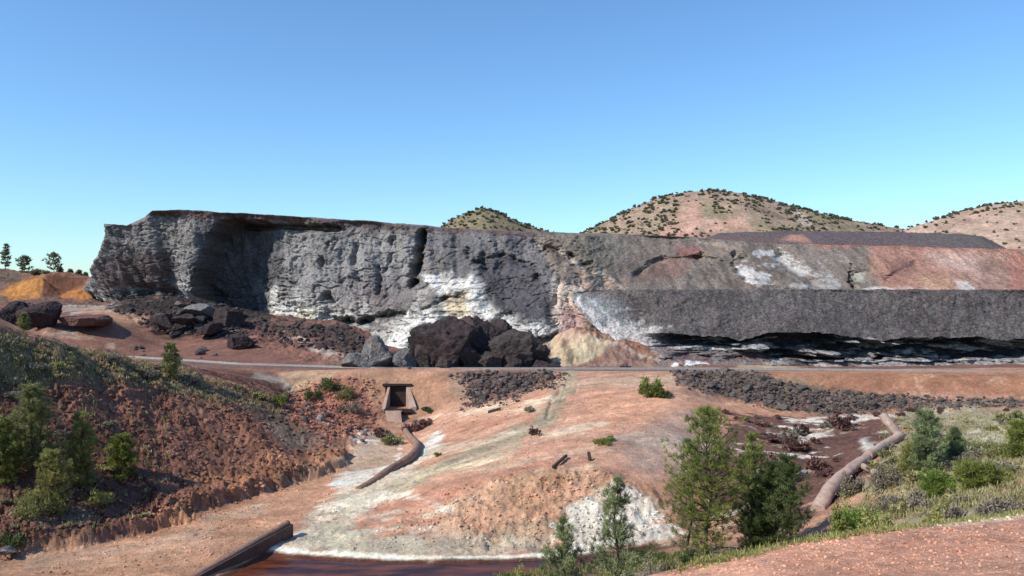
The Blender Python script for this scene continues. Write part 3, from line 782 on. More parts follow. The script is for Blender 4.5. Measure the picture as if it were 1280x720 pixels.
carve('line', [(650, 431), (672, 428), (692, 422)], 4.0, 2.5, 3.5)
carve('line', [(150, 360), (180, 362), (230, 372), (250, 372)], 2.5, 5, 3)
carve('line', [(680, 310), (700, 318), (712, 322)], 2.2, 3, 3)
carve('line', [(716, 338), (735, 330)], 1.2, 3, 3)
# gullies of the upper tier
carve('line', [(668, 302), (690, 330), (700, 345), (694, 380)], 1.5, 3, 1.5)
carve('line', [(712, 316), (735, 335), (745, 352)], 1.8, 3, 1.5)
carve('line', [(795, 345), (815, 330), (840, 322), (875, 322)], 1.8, 3, 1.2)
carve('line', [(873, 322), (905, 327), (930, 322)], 1.2, 2.5, 1)
carve('line', [(918, 318), (916, 330), (932, 350)], 2.0, 3, 1.5)
carve('line', [(975, 322), (995, 338), (1016, 352)], 1.6, 4, 5)
carve('line', [(1064, 334), (1062, 350), (1070, 358)], 1.8, 2, 1.5)
carve('poly', [(1064, 336), (1084, 336), (1088, 352), (1068, 356)], 1.2, 3)
carve('line', [(1110, 350), (1130, 335), (1145, 332)], 1.2, 4, 2)
carve('poly', [(1140, 340), (1200, 345), (1215, 368), (1130, 368)], -2.0, 12)
carve('poly', [(960, 335), (1005, 350), (1010, 368), (940, 368), (925, 345)], -2.2, 8)
# flutes in the upper tier's slope
flute = fbm(kxf * 0.35 + kzf * 0.10 + kj * 0.4, kyf * 0.05, kzf * 0.06, 4, 0.6, ridged=True)
DY += sstep(760, 840, KPX) * (0.5 - flute) * 0.65 * edge
cr = np.abs(perlin(kxf * 0.42 + kj * 0.9, kyf * 0.2, kzf * 0.09)); cr2 = np.abs(perlin(kxf * 1.5 + kj * 1.5, kyf * 0.5, kzf * 0.5 + 7)); cr3 = np.abs(perlin(kxf * 0.22 + kzf * 0.1, kyf * 0.3, kzf * 0.5 + 3))
gate = sstep(-0.1, 0.3, fbm(kxf * 0.12, kyf * 0.1, kzf * 0.12 + 9, 3))
DY += (np.exp(-(cr / 0.05) ** 2) * 0.5 * gate + np.exp(-(cr2 / 0.08) ** 2) * 0.22 * gate + np.exp(-(cr3 / 0.03) ** 2) * 0.6) * rock ** 3 * edge
DY -= fbm(kxf * 1.5, kyf * 1.5, kzf * 1.1, 4, 0.75) * 0.75 * rock ** 2 * edge
KY2 = KY + DY
kx2 = (KPX - 640) / F * KY + DY * 0.08
kz2 = kz + fbm(kxf * 0.3, kyf * 0.3, kzf * 0.3, 3) * 0.35
kcol = np.empty(KPX.shape + (3,)); kcol[:] = lin((124, 117, 111))
L = [
    ('poly', [(100, 270), (280, 255), (280, 400), (100, 400)], (132, 126, 122), 10, 1, 8),
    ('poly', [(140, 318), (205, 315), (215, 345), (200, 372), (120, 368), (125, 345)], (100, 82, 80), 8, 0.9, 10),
    ('poly', [(120, 280), (175, 282), (180, 300), (150, 322), (125, 310)], (112, 108, 110), 6, 0.6, 8),
    ('poly', [(115, 362), (150, 358), (195, 372), (230, 380), (200, 400), (120, 392)], (172, 168, 160), 5, 0.75, 16),
    ('line', [(118, 368), (150, 372), (175, 366)], (40, 36, 38), 3, 0.8, 10, 3),  # black gaps between the white blocks, their shade painted in
    ('poly', [(205, 350), (240, 345), (238, 375), (210, 378)], (178, 172, 166), 8, 0.5, 14),
    ('poly', [(335, 290), (520, 292), (515, 360), (470, 395), (335, 380)], (140, 136, 133), 8, 0.8, 10),
    ('poly', [(250, 275), (345, 285), (345, 410), (240, 400)], (92, 90, 94), 5, 0.9, 8),  # shadow inside the recess painted into the rock colour
    ('poly', [(420, 340), (520, 340), (510, 385), (440, 395)], (116, 108, 108), 12, 0.7, 14),
    ('poly', [(445, 365), (490, 368), (480, 392), (440, 392)], (112, 94, 90), 8, 0.6, 10),
    ('poly', [(315, 372), (350, 365), (420, 380), (500, 398), (560, 360), (600, 365), (620, 405), (700, 400), (700, 440), (480, 460), (320, 405)], (196, 190, 178), 14, 0.72, 22),
    ('line', [(330, 388), (352, 386), (380, 390)], (205, 200, 192), 4, 0.8, 10, 5),
    ('poly', [(358, 388), (395, 384), (404, 398), (380, 404)], (214, 208, 172), 5, 0.8, 8),
    ('poly', [(520, 290), (600, 290), (690, 295), (700, 360), (660, 400), (560, 345)], (110, 106, 106), 8, 0.85, 10),
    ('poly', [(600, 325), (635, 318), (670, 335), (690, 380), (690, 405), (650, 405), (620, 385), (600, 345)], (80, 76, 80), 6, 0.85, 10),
    ('poly', [(528, 342), (546, 346), (556, 356), (545, 362), (532, 352)], (232, 228, 218), 4, 1.0, 4),
    ('poly', [(562, 352), (588, 346), (598, 372), (590, 402), (556, 392), (552, 372)], (218, 211, 194), 8, 0.95, 7),
    ('poly', [(556, 372), (585, 368), (590, 398), (560, 392)], (228, 200, 140), 7, 0.9, 6),
    ('line', [(556, 376), (570, 380), (584, 377)], (170, 130, 70), 2, 0.8, 4, 1.5),
    ('poly', [(600, 400), (640, 395), (692, 408), (688, 430), (640, 426), (610, 412)], (208, 202, 190), 8, 0.9, 10),
    ('line', [(432, 402), (470, 400), (500, 392)], (46, 42, 44), 3, 0.7, 6, 3),  # shade of the carved slit, drawn as a dark line
    ('poly', [(500, 400), (545, 385), (560, 392), (530, 440), (490, 460), (470, 450)], (226, 222, 212), 6, 0.9, 14),
    ('poly', [(546, 350), (565, 345), (600, 352), (612, 385), (640, 400), (600, 404), (555, 398)], (226, 220, 208), 8, 0.8, 12),
    ('poly', [(556, 370), (584, 368), (588, 396), (562, 394)], (232, 204, 150), 6, 0.8, 6),
    ('poly', [(606, 408), (660, 404), (692, 412), (690, 428), (640, 428)], (226, 220, 206), 5, 0.8, 12),
    ('line', [(336, 366), (345, 392), (360, 396)], (206, 202, 194), 6, 0.7, 14, 8),
    # rim of the cliff, red brown
    ('line', [(190, 266), (260, 268), (400, 276), (520, 285), (700, 294)], (98, 76, 74), 3, 0.85, 4, 4),
    ('line', [(205, 270), (300, 273), (400, 277)], (112, 82, 76), 2, 0.7, 3, 2),
    # upper tier
    ('poly', [(668, 290), (1000, 290), (1130, 300), (1130, 372), (720, 372), (692, 345)], (128, 112, 98), 8, 0.97, 6),
    ('poly', [(700, 292), (760, 294), (780, 320), (740, 345), (700, 320)], (120, 112, 96), 8, 0.7, 10),
    ('line', [(690, 310), (705, 322)], (70, 64, 62), 3, 0.8, 6, 4),
    ('line', [(672, 305), (690, 335), (694, 362)], (160, 146, 138), 2.5, 0.7, 3, 1.5),
    ('line', [(700, 315), (722, 330), (738, 348), (730, 360)], (196, 178, 156), 3, 0.8, 4, 2),
    ('poly', [(725, 338), (755, 340), (775, 358), (790, 366), (725, 368)], (184, 152, 126), 5, 0.8, 8),
    ('line', [(738, 340), (760, 345), (775, 358)], (214, 196, 172), 2, 0.7, 4, 1.5),
    ('poly', [(693, 350), (725, 362), (735, 400), (745, 425), (760, 450), (690, 464), (688, 400)], (206, 182, 158), 4, 0.9, 6),
    ('poly', [(700, 376), (722, 380), (732, 410), (705, 425)], (188, 138, 130), 6, 0.8, 8),
    ('line', [(696, 352), (697, 390), (692, 440)], (226, 210, 190), 2, 0.7, 3, 1.5),
    ('poly', [(815, 330), (845, 318), (870, 326), (850, 345), (800, 350)], (140, 100, 88), 6, 0.7, 8),
    ('poly', [(847, 308), (876, 308), (878, 322), (848, 322)], (150, 96, 84), 3, 0.85, 3),
    ('poly', [(875, 302), (920, 306), (925, 322), (880, 325)], (152, 130, 108), 4, 0.7, 6),
    ('line', [(875, 303), (900, 306), (920, 312)], (184, 156, 134), 2, 0.5, 5, 1.5),
    ('poly', [(918, 332), (932, 334), (960, 344), (948, 356), (930, 350)], (204, 198, 190), 4, 0.85, 18),
    ('poly', [(958, 314), (975, 318), (1010, 335), (1044, 352), (1040, 360), (1000, 345), (968, 328)], (190, 186, 180), 5, 0.8, 22),
    ('line', [(948, 317), (962, 316), (975, 320)], (200, 196, 190), 2, 0.7, 12, 2),
    ('poly', [(1010, 348), (1045, 350), (1040, 362), (1000, 362)], (160, 150, 140), 4, 0.6, 8),
    ('line', [(984, 357), (1004, 358)], (196, 184, 172), 2, 0.7, 4, 2),
    ('poly', [(1070, 338), (1085, 340), (1082, 354), (1068, 352)], (176, 172, 150), 3, 0.8, 6),
    ('line', [(1063, 335), (1060, 350), (1066, 358)], (48, 40, 36), 2, 0.8, 3, 1.5),  # shade in the carved gully, put into the colour
    ('poly', [(1080, 300), (1300, 312), (1700, 310), (1700, 372), (1110, 372), (1090, 340)], (174, 124, 100), 8, 0.95, 8),
    ('line', [(1000, 304), (1100, 307), (1280, 313), (1600, 315)], (176, 98, 80), 3, 0.75, 5, 3),
    ('poly', [(1095, 315), (1150, 312), (1190, 330), (1180, 360), (1110, 360)], (172, 114, 94), 10, 0.6, 16),
    ('poly', [(1160, 315), (1230, 320), (1225, 345), (1170, 335)], (198, 160, 142), 10, 0.7, 14),
    ('poly', [(1115, 322), (1145, 328), (1140, 345), (1112, 345)], (136, 92, 84), 6, 0.7, 8),
    ('poly', [(1145, 342), (1180, 340), (1190, 362), (1140, 364)], (176, 132, 96), 8, 0.7, 8),
    ('poly', [(1220, 325), (1262, 325), (1262, 362), (1228, 362)], (150, 116, 100), 8, 0.7, 10),
    ('poly', [(1260, 318), (1320, 318), (1320, 366), (1262, 366)], (172, 102, 82), 8, 0.7, 16),
    ('line', [(1080, 361), (1110, 361), (1160, 360)], (220, 204, 192), 2, 0.7, 4, 1.5),
    ('poly', [(1190, 350), (1206, 352), (1222, 364), (1196, 364)], (222, 208, 196), 3, 0.7, 6),
]
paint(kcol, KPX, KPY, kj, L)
kn = fbm(kxf * 0.12, kyf * 0.05, kzf * 0.05 + 3, 6, 0.65)[..., None]
kn2 = fbm(kxf * 0.6, kyf * 0.3, kzf * 0.25 + 8, 5, 0.65)[..., None]
bandn = np.abs(perlin(kxf * 0.10 + kj * 0.5, kyf * 0.08, kzf * 1.1 + kxf * 0.08 + kj * 0.6))
bandm = (np.exp(-(bandn / 0.10) ** 2) * lamm * 0.8)[..., None]
kcol = kcol * (1 - bandm) + lin((66, 60, 58)) * bandm
lowf, _ = mask_of(KPX, KPY, [(470, 400), (545, 350), (610, 350), (692, 405), (690, 440), (500, 466), (440, 430)], 10, kj * 6, 'poly')
dg = np.abs(perlin((kxf * 0.8 - kzf * 0.9) * 0.10 + kj * 0.6, 2.0, (kzf * 0.8 - kxf * 0.45) * 0.9 + kj))
dgm = (np.exp(-(dg / 0.13) ** 2) * lowf * sstep(-0.25, 0.15, fbm(kxf * 0.15, kyf * 0.1, kzf * 0.15 + 4, 4)) * 0.8)[..., None]
kcol = kcol * (1 - dgm) + lin((70, 65, 62)) * dgm
dark_ = np.clip(1 - kcol.mean(-1, keepdims=True) * 1.2, 0.35, 1)
kcol = np.clip(kcol * (1.0 + 0.0 * sstep(700, 800, KPX)[..., None]) * (1 + (0.8 * kn + 0.9 * kn2) * dark_), 0.012, 0.72)
# flat tops behind the rim
back = [(4, 0.1), (18, -0.5), (60, -1.0)]
ex = lambda A, f: np.vstack([A] + [f(A[-1:], k) for k in range(len(back))])
kY3 = ex(KY2, lambda r, k: r + back[k][0] * 1.0)
kz3 = ex(kz2, lambda r, k: r + back[k][1])
kx3 = ex(kx2, lambda r, k: (KPX[-1:] + 0.5 * back[k][0] - 640) / F * (KY2[-1:] + back[k][0]))
kc3 = np.concatenate([kcol] + [kcol[-1:]] * len(back), 0)
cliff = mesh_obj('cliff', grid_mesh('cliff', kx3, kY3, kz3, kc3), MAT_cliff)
tag(cliff, 'long grey quarry cliff with a dark recess under its red brown rim', 'cliff', kind='structure')

# ============================================================ THE SLAG BENCH WITH ITS UNDERCUT
bs = np.concatenate([np.arange(712, 1304, 1.3), np.arange(1304, 1700, 8)])
K = lambda xs, ys: np.interp(bs, xs, ys)
topY = K([712, 722, 740, 770, 820, 1700], [147, 139, 135.5, 133.5, 132, 131])
topy = K([712, 722, 748, 1000, 1290, 1700], [371, 364.5, 362.5, 361.8, 362.4, 362.4]) + 1.6 * perlin(bs * 0.045, 2.0, 0) + 1.2 * perlin(bs * 0.17, 5.0, 0)
nose_y = K([712, 718, 730, 748, 772, 798, 830, 870, 950, 1000, 1700], [371, 376, 392, 410, 432, 447, 456, 459, 460, 461, 463])
nose_Y = K([712, 718, 730, 748, 800, 860, 1280, 1700], [146.5, 137.5, 133, 130.5, 127, 122.5, 119.5, 119])
cav = sstep(795, 850, bs)
lipy = K([712, 800, 830, 870, 900, 925, 943, 960, 1000, 1030, 1065, 1095, 1120, 1150, 1200, 1250, 1290, 1700], [400, 413, 414, 420, 421, 426, 420, 416, 414, 417, 421, 426, 425, 421, 422, 425, 423, 424])
lipy = np.where(cav > 0, lipy, 0)
lipy_f = topy + (nose_y - topy) * 0.62
lipy = cav * np.where(lipy > 0, lipy, lipy_f) + (1 - cav) * lipy_f
lipY = topY + (nose_Y - topY) * 0.62; lipY = cav * 125.5 + (1 - cav) * lipY
lipz = (360 - lipy) / F * lipY
talus = sstep(968, 940, bs)                      # a slope of fines fills the foot of the cavity on the left
cby = K([712, 800, 840, 890, 950, 985, 1700], [420, 436, 431, 432, 437, 459, 459])
faceT = lambda t: (topy + (nose_y - topy) * t, topY + (nose_Y - topY) * t)
rows = []
def addrow(y, Yv): rows.append((y, Yv, (360 - y) / F * Yv))
addrow(topy, topY)
addrow(lipy, lipY)
cz_back_Y = cav * 131.5 + (1 - cav) * faceT(0.70)[1]
cz_back_z = cav * (lipz + 0.5) + (1 - cav) * ((360 - faceT(0.70)[0]) / F * faceT(0.70)[1])
rows.append((360 - cz_back_z / cz_back_Y * F, cz_back_Y, cz_back_z))
b2Y = cav * (talus * 128.0 + (1 - talus) * 131.0) + (1 - cav) * faceT(0.8)[1]
b2y = cav * cby + (1 - cav) * faceT(0.8)[0]
addrow(b2y, b2Y)
b3Y = cav * (talus * 124.5 + (1 - talus) * 124.2) + (1 - cav) * faceT(0.92)[1]
bermy = 448 + 3.0 * perlin(bs * 0.03, 1.0, 0) + 2.0 * perlin(bs * 0.1, 4.0, 0)
b3y = cav * (talus * (nose_y * 0.45 + cby * 0.55) + (1 - talus) * bermy) + (1 - cav) * faceT(0.92)[0]
addrow(b3y, b3Y)
addrow(np.where(cav > 0.5, 461.5, nose_y + 2), np.where(cav > 0.5, 120.8, nose_Y))
cnt = [88, 12, 46, 24, 26]
BY, BZ, BT = [], [], []
for k in range(5):
    for t in np.arange(cnt[k]) / cnt[k]:
        BY.append(rows[k][1] * (1 - t) + rows[k + 1][1] * t); BZ.append(rows[k][2] * (1 - t) + rows[k + 1][2] * t); BT.append(k + t)
BY.append(rows[5][1]); BZ.append(rows[5][2]); BT.append(5)
BY = np.array(BY); BZ = np.array(BZ); BT = np.array(BT)[:, None] + 0 * bs[None]
BPX = np.broadcast_to(bs[None], BY.shape); BX = (BPX - 640) / F * BY
BPY = 360 - BZ / BY * F
bx, by, bz = BX.astype(np.float32), BY.astype(np.float32), BZ.astype(np.float32)
bj = fbm(bx * 0.3, by * 0.3, bz * 0.3, 6, 0.65) * 1.8
fine = fbm(bx * 0.5, by * 0.5, bz * 0.5, 5, 0.6)
facem = (BT < 1)
D = -(fine * 0.75 + perlin(bx * 0.05, 0, bz * 0.1) * 1.2) * sstep(0, 0.06, BT)
cavm = cav[None] * ((BT >= 1.0) & (BT < 4.2))
ledge = fbm(bx * 0.14, by * 0.1, bz * 1.1, 5, 0.6)
inner = cavm * (BT >= 2.0)
D = D - inner * np.clip(ledge + 0.12, -0.1, 1) * 5.5
lipjag = fbm(bx * 0.25, 0, 7, 4, 0.6)
BZ2 = BZ + np.where((BT > 0.7) & (BT < 1.3), cav[None] * lipjag * 1.1 * (1 - np.abs(BT - 1) / 0.3), 0)
LED = [([(986, 436), (1005, 439), (1038, 437)], 3.2), ([(1050, 450), (1062, 444), (1080, 438), (1110, 445)], 3.2), ([(1112, 446), (1140, 447)], 2.2),
       ([(1152, 455), (1172, 451), (1188, 450)], 2.6), ([(1192, 449), (1205, 446), (1222, 449)], 3.6), ([(1252, 447), (1268, 443), (1300, 446)], 4.2),
       ([(1025, 425), (1050, 424)], 1.8), ([(1066, 421), (1085, 425), (1100, 427)], 2.0), ([(1172, 426), (1190, 427)], 1.5), ([(1254, 424), (1280, 424)], 1.5),
       ([(838, 419), (870, 421)], 1.2), ([(878, 424), (900, 428), (935, 431)], 1.6), ([(905, 436), (945, 432)], 2.0)]
lm = np.zeros(BPX.shape, np.float32); lm_break = fbm(bx * 0.5, by * 0.3, bz * 1.6, 4, 0.7)
for pts, w in LED:
    m, _ = mask_of(BPX, BPY, pts, 2.0, bj * 4, 'line', w * 0.7)
    lm = np.maximum(lm, m * (BT >= 2.0) * sstep(-0.35, 0.15, ledge + 0.6 * lm_break))
D = D - lm * (BY - 126.0 + 1.0) * (1.0)
D = D - ((BT >= 4.0) & (BT < 5)) * cav[None] * np.maximum(fbm(bx * 0.4, by * 0.4, bz * 0.8, 4), -0.1) * 1.2
BY2 = BY + D
bcol = np.empty(BPX.shape + (3,)); bcol[:] = lin((90, 84, 82))
wm = sstep(-0.15, 0.15, bj)[..., None]
bcol[:] = bcol * (0.9 + 0.2 * wm)
bcol = bcol * (1 + 0.9 * fbm(bx * 0.9, by * 0.9, bz * 0.9, 6, 0.75)[..., None] + 0.55 * fbm(bx * 0.08, by * .1, bz * 0.12, 4)[..., None])
LB = [
    ('poly', [(715, 365), (760, 368), (800, 400), (840, 420), (860, 470), (700, 470)], (112, 116, 118), 8, 0.85, 12),
    ('poly', [(722, 372), (745, 372), (770, 400), (790, 425), (760, 430), (735, 400)], (128, 138, 142), 5, 0.6, 10),
    ('line', [(726, 380), (742, 402), (766, 424), (800, 442), (850, 450)], (206, 203, 196), 6, 0.7, 22, 4),
    ('poly', [(752, 396), (800, 402), (850, 428), (868, 440), (850, 456), (800, 448), (765, 425)], (192, 188, 180), 9, 0.75, 30),
    ('line', [(735, 372), (760, 395), (780, 412)], (176, 180, 180), 2, 0.5, 6, 1.5),
    ('poly', [(840, 434), (955, 438), (950, 446), (860, 452), (800, 452)], (168, 164, 158), 5, 0.6, 20),
    ('poly', [(828, 416), (945, 424), (955, 436), (840, 434)], (96, 94, 94), 3, 0.6, 6)]
paint(bcol, BPX, BPY, bj, LB)
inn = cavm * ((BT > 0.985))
bcol = bcol * (1 - inn[..., None] * 0.72) + inn[..., None] * lin((60, 58, 64)) * 0.5  # cavity albedo cut down, painting in the black shade under the lip
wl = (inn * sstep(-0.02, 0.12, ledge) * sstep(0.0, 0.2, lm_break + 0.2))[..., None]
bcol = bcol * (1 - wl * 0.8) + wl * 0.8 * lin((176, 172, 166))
# talus
tm = ((BT >= 3.05) * cav[None] * talus[None])[..., None]
tcol = lin((112, 84, 86)) * (1 - wm) + lin((118, 110, 106)) * wm
bcol = bcol * (1 - tm) + tcol * tm
line_m, _ = mask_of(BPX, BPY, [(835, 434), (880, 435), (920, 435), (952, 437)], 2, bj * 4, 'line', 2.0); line_m = line_m[..., None] * (BT >= 2.6)[..., None]
bcol = bcol * (1 - 0.75 * line_m) + 0.75 * line_m * lin((206, 204, 198))
lmm = lm[..., None]
lmt = np.clip(0.55 + 1.1 * fbm(bx * 0.8, by * 0.8, bz * 2.0, 5, 0.7), 0.15, 1)[..., None]
bcol = bcol * (1 - lmm * 0.85) + lmm * 0.85 * lin((190, 188, 184)) * lmt
bm_ = ((BT >= 3.9) * cav[None] * (1 - talus[None]) * sstep(-0.5, 0.1, bj))[..., None]
bcol = bcol * (1 - bm_ * 0.85) + bm_ * 0.85 * lin((196, 190, 182)) * lmt
m, _ = mask_of(BPX, BPY, [(842, 456), (865, 455), (885, 457)], 2, bj * 4, 'line', 2.5); m = m[..., None]
bcol = bcol * (1 - 0.9 * m) + 0.9 * m * lin((240, 236, 228))
BX2 = BX; BZr = EZ + BZ2 + fbm(bx * 0.6, by * 0.6, bz * 0.6 + 5, 3) * 0.15
# flat top running back under the upper tier
tb = [(60, 0.0), (20, 0.0), (4, 0.05)]
BY3 = np.vstack([BY2[:1] + d for d, _ in tb] + [BY2]); BZ3 = np.vstack([BZr[:1] + 0 * d - h for d, h in tb] + [BZr])
BX3 = np.vstack([BX2[:1] * (1 + d / 131.0) for d, _ in tb] + [BX2])
BC3 = np.concatenate([bcol[:1]] * 3 + [bcol], 0)
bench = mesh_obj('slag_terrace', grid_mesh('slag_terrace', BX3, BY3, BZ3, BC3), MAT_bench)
tag(bench, 'dark grey slag bench undercut by a black cavity behind the railway', 'rock terrace', kind='structure')

# ============================================================ DARK SPOIL ON THE UPPER TIER
hs = np.arange(870, 1266, 2.0); hv = np.linspace(0, 1, 60)
HPX, HV = np.meshgrid(hs, hv)
htop = np.interp(hs, [870, 884, 900, 930, 990, 1050, 1100, 1150, 1200, 1228, 1250, 1262, 1266], [300, 292, 287.5, 286, 284.5, 285, 286, 287, 288.5, 292, 303, 310, 312])
hbot = np.interp(hs, [870, 900, 960, 1080, 1266], [300.5, 301, 304, 308, 312.5])
hd = 16.0
prof = np.sin(HV * math.pi)
front = np.clip(HV * 2, 0, 1)
HYY = 173 + HV * 2 * hd
HZ = EZ + (360 - hbot) / F * 173 + (np.maximum((hbot - htop), 0) / F * 189) * np.where(HV <= 0.5, np.sin(np.clip(HV * 2, 0, 1) * math.pi / 2) , 1 - (HV - 0.5) * 0.8)
HX = (HPX - 640) / F * HYY
hx, hy, hz = [a.astype(np.float32) for a in (HX, HYY, HZ)]
HZ = HZ + fbm(hx * 0.4, hy * 0.4, hz * 0.4, 4) * 0.5 * prof - 0.6 * (HV == 0) - 8 * (HV == 1)
hc = np.empty(HX.shape + (3,)); hc[:] = lin((100, 86, 86))
HPY = 360 - (HZ - EZ) / HYY * F
paint(hc, HPX, HPY, bj[:60, :198] if False else fbm(hx * .3, hy * .3, hz * .3, 3), [
    ('poly', [(975, 300), (990, 294), (1003, 294), (1015, 304)], (186, 132, 104), 3, 0.9, 3),
    ('poly', [(870, 295), (985, 298), (985, 306), (870, 304)], (120, 92, 84), 4, 0.6, 4),
    ('poly', [(1140, 286), (1270, 290), (1270, 312), (1160, 308)], (98, 94, 86), 8, 0.6, 6)])
heap = mesh_obj('spoil_terrace', grid_mesh('spoil_terrace', HX, HYY, HZ, hc), MAT_bench)
tag(heap, 'low dark spoil heap spread along the top of the upper tier', 'spoil heap', kind='structure')

# ============================================================ FAR HILLS
def hill(name, outline, Yh, depth, label, colour, patches, seed):
    """outline: skyline (px, py); the hill is a real rounded body behind the cliff"""
    xs = np.arange(outline[0][0], outline[-1][0] + 1, 3.0)
    ys = np.interp(xs, [o[0] for o in outline], [o[1] for o in outline])
    zt = (360 - ys) / F * Yh
    vv = np.linspace(-1, 1, 90)
    PX, V = np.meshgrid(xs, vv)
    YY = Yh + V * depth
    X = (PX - 640) / F * Yh * np.ones_like(V)
    ridge = np.maximum(zt, 0)[None]
    shape = np.where(V < 0, np.clip(1 + V, 0, 1) ** 0.8, np.clip(1 - V * V, 0, 1))
    Z = EZ - 12 + (ridge + 12) * shape
    x, y, z = [a.astype(np.float32) for a in (X, YY, Z)]
    Z = Z + (fbm(x * 0.02, y * 0.02, seed, 4) * 5.0) * (shape * (1 - shape) * 3)
    c = np.empty(X.shape + (3,)); c[:] = lin(colour)
    n = fbm(x * 0.03, y * 0.03, z * 0.03 + seed, 6, 0.65) * 2
    c = c * (1 + 0.4 * n[..., None])
    ol = sstep(-0.3, 0.5, n)[..., None] * 0.75; c = c * (1 - ol) + lin((124, 114, 78)) * ol
    PYs = 360 - (Z - EZ) / YY * F; PXs = 640 + X / YY * F
    paint(c, PXs, PYs, n, patches)
    o = mesh_obj(name, grid_mesh(name, X, YY, Z, c), MAT_hill)
    tag(o, label, 'hill', kind='structure')
    return PXs, PYs, X, YY, Z
H1 = hill('hill', [(640, 330), (690, 310), (732, 290), (760, 276), (790, 261), (820, 248), (850, 241), (885, 237.5), (920, 240), (950, 246), (990, 257), (1030, 267), (1070, 276), (1110, 283), (1160, 290), (1240, 310)], 560, 110,
          'broad scrubby hill behind the upper tier', (166, 138, 112),
          [('poly', [(860, 250), (880, 250), (880, 285), (850, 296), (820, 296)], (188, 138, 116), 8, 0.8, 10),
           ('poly', [(890, 272), (930, 272), (945, 290), (880, 292)], (190, 140, 116), 6, 0.8, 10),
           ('poly', [(990, 262), (1000, 262), (1014, 280), (1004, 282)], (206, 180, 154), 4, 0.7, 6),
           ('line', [(800, 296), (880, 296)], (176, 112, 96), 4, 0.7, 6, 4)], 1)
H2 = hill('hill', [(500, 320), (540, 292), (558, 279), (575, 270), (590, 264), (602, 260.5), (615, 263), (635, 272), (655, 280), (680, 288), (740, 305)], 700, 80,
          'small pointed green hill above the middle of the cliff', (138, 124, 92), [], 2)
H3 = hill('hill', [(1050, 320), (1110, 296), (1146, 283), (1180, 272), (1205, 264), (1240, 256), (1280, 251), (1340, 240), (1420, 236), (1500, 245), (1700, 300)], 520, 120,
          'bare pinkish hill rising at the right edge', (192, 156, 130), [], 3)

# ============================================================ WATER
def px_poly_at(pts, z):
    out = []
    for a, b in pts:
        Y = (EZ - z) * F / (b - 360.0)
        out.append(((a - 640) / F * Y, Y, z))
    return out
m = bpy.data.materials.new("rusty water"); m.use_nodes = True
nt = m.node_tree; b = nt.nodes["Principled BSDF"]
b.inputs["Roughness"].default_value = 0.2; b.inputs["IOR"].default_value = 1.33
b.inputs["Specular IOR Level"].default_value = 0.3
tc = nt.nodes.new("ShaderNodeTexCoord"); mp = nt.nodes.new("ShaderNodeMapping"); mp.inputs["Scale"].default_value = (0.25, 0.9, 1)
n = nt.nodes.new("ShaderNodeTexNoise"); n.inputs["Scale"].default_value = 1.2; n.inputs["Detail"].default_value = 5
nt.links.new(tc.outputs["Object"], mp.inputs[0]); nt.links.new(mp.outputs[0], n.inputs["Vector"])
rp = nt.nodes.new("ShaderNodeValToRGB"); rp.color_ramp.elements[0].position = 0.38; rp.color_ramp.elements[0].color = (0.035, 0.012, 0.012, 1)
rp.color_ramp.elements[1].position = 0.66; rp.color_ramp.elements[1].color = (0.17, 0.05, 0.02, 1)
nt.links.new(n.outputs["Fac"], rp.inputs[0]); nt.links.new(rp.outputs[0], b.inputs["Base Color"])
n2 = nt.nodes.new("ShaderNodeTexNoise"); n2.inputs["Scale"].default_value = 5; n2.inputs["Detail"].default_value = 3
nt.links.new(tc.outputs["Object"], n2.inputs["Vector"])
bp = nt.nodes.new("ShaderNodeBump"); bp.inputs["Strength"].default_value = 0.12; bp.inputs["Distance"].default_value = 0.05
nt.links.new(n2.outputs["Fac"], bp.inputs["Height"]); nt.links.new(bp.outputs[0], b.inputs["Normal"])
MAT_water = m
wv = px_poly_at([(200, 760), (290, 712), (340, 682), (400, 684), (560, 684), (700, 680), (800, 672), (880, 664), (900, 700), (760, 740), (600, 800), (300, 860)], EZ - 20.35)
wm = bpy.data.meshes.new('water'); wm.from_pydata(wv, [], [list(range(len(wv)))][::-1]); wm.update()
wob = mesh_obj('water', wm, MAT_water); tag(wob, kind='structure')

# ============================================================ ROCKS
def ico(sub):
    import bmesh
    bm = bmesh.new(); bmesh.ops.create_icosphere(bm, subdivisions=sub, radius=1.0)
    V = np.array([v.co[:] for v in bm.verts]); T = np.array([[v.index for v in f.verts] for f in bm.faces])
    bm.free(); return V, T
ICO = {k: ico(k) for k in (1, 2, 3, 5)}
def rock_shape(seed, sub=2, planes=14, noise=0.12, nscale=1.5, flat=0.75):
    r = np.random.RandomState(seed)
    V, T = ICO[sub]
    n = r.normal(size=(planes, 3)); n /= np.linalg.norm(n, axis=1)[:, None]
    d = r.uniform(0.5, 1.0, planes)
    dots = V @ n.T
    rad = np.min(np.where(dots > 0.05, d / np.maximum(dots, 0.05), 9), axis=1)
    rad = np.minimum(rad, 1.15)
    v32 = V.astype(np.float32) * nscale + seed * 3.1
    rad = rad * (1 + noise * 2 * fbm(v32[:, 0], v32[:, 1], v32[:, 2], 5 if sub > 3 else 3, 0.6))
    W = V * rad[:, None]; W[:, 2] *= flat
    return W, T
MAT_slag = plain_material("slag rock", (0.085, 0.068, 0.060), 0.85, 0.45, 4.0, 0.6, 0.08, 0.3, var_obj=0.6)
MAT_slag_grey = plain_material("grey rock", (0.23, 0.22, 0.215), 0.9, 0.5, 0.8, 1.0, 0.3, 0.2, var_obj=0.15)
MAT_boulder = soil_material("dark boulder rock", scales=((0.6, 0.4), (2.2, 0.45), (7, 0.35)), bump=1.0, bump_d=0.5, attr=False, base=(0.058, 0.048, 0.047), hue=0.6, hue_cols=((1.35, 0.85, 0.9), (0.9, 1.05, 1.0)))
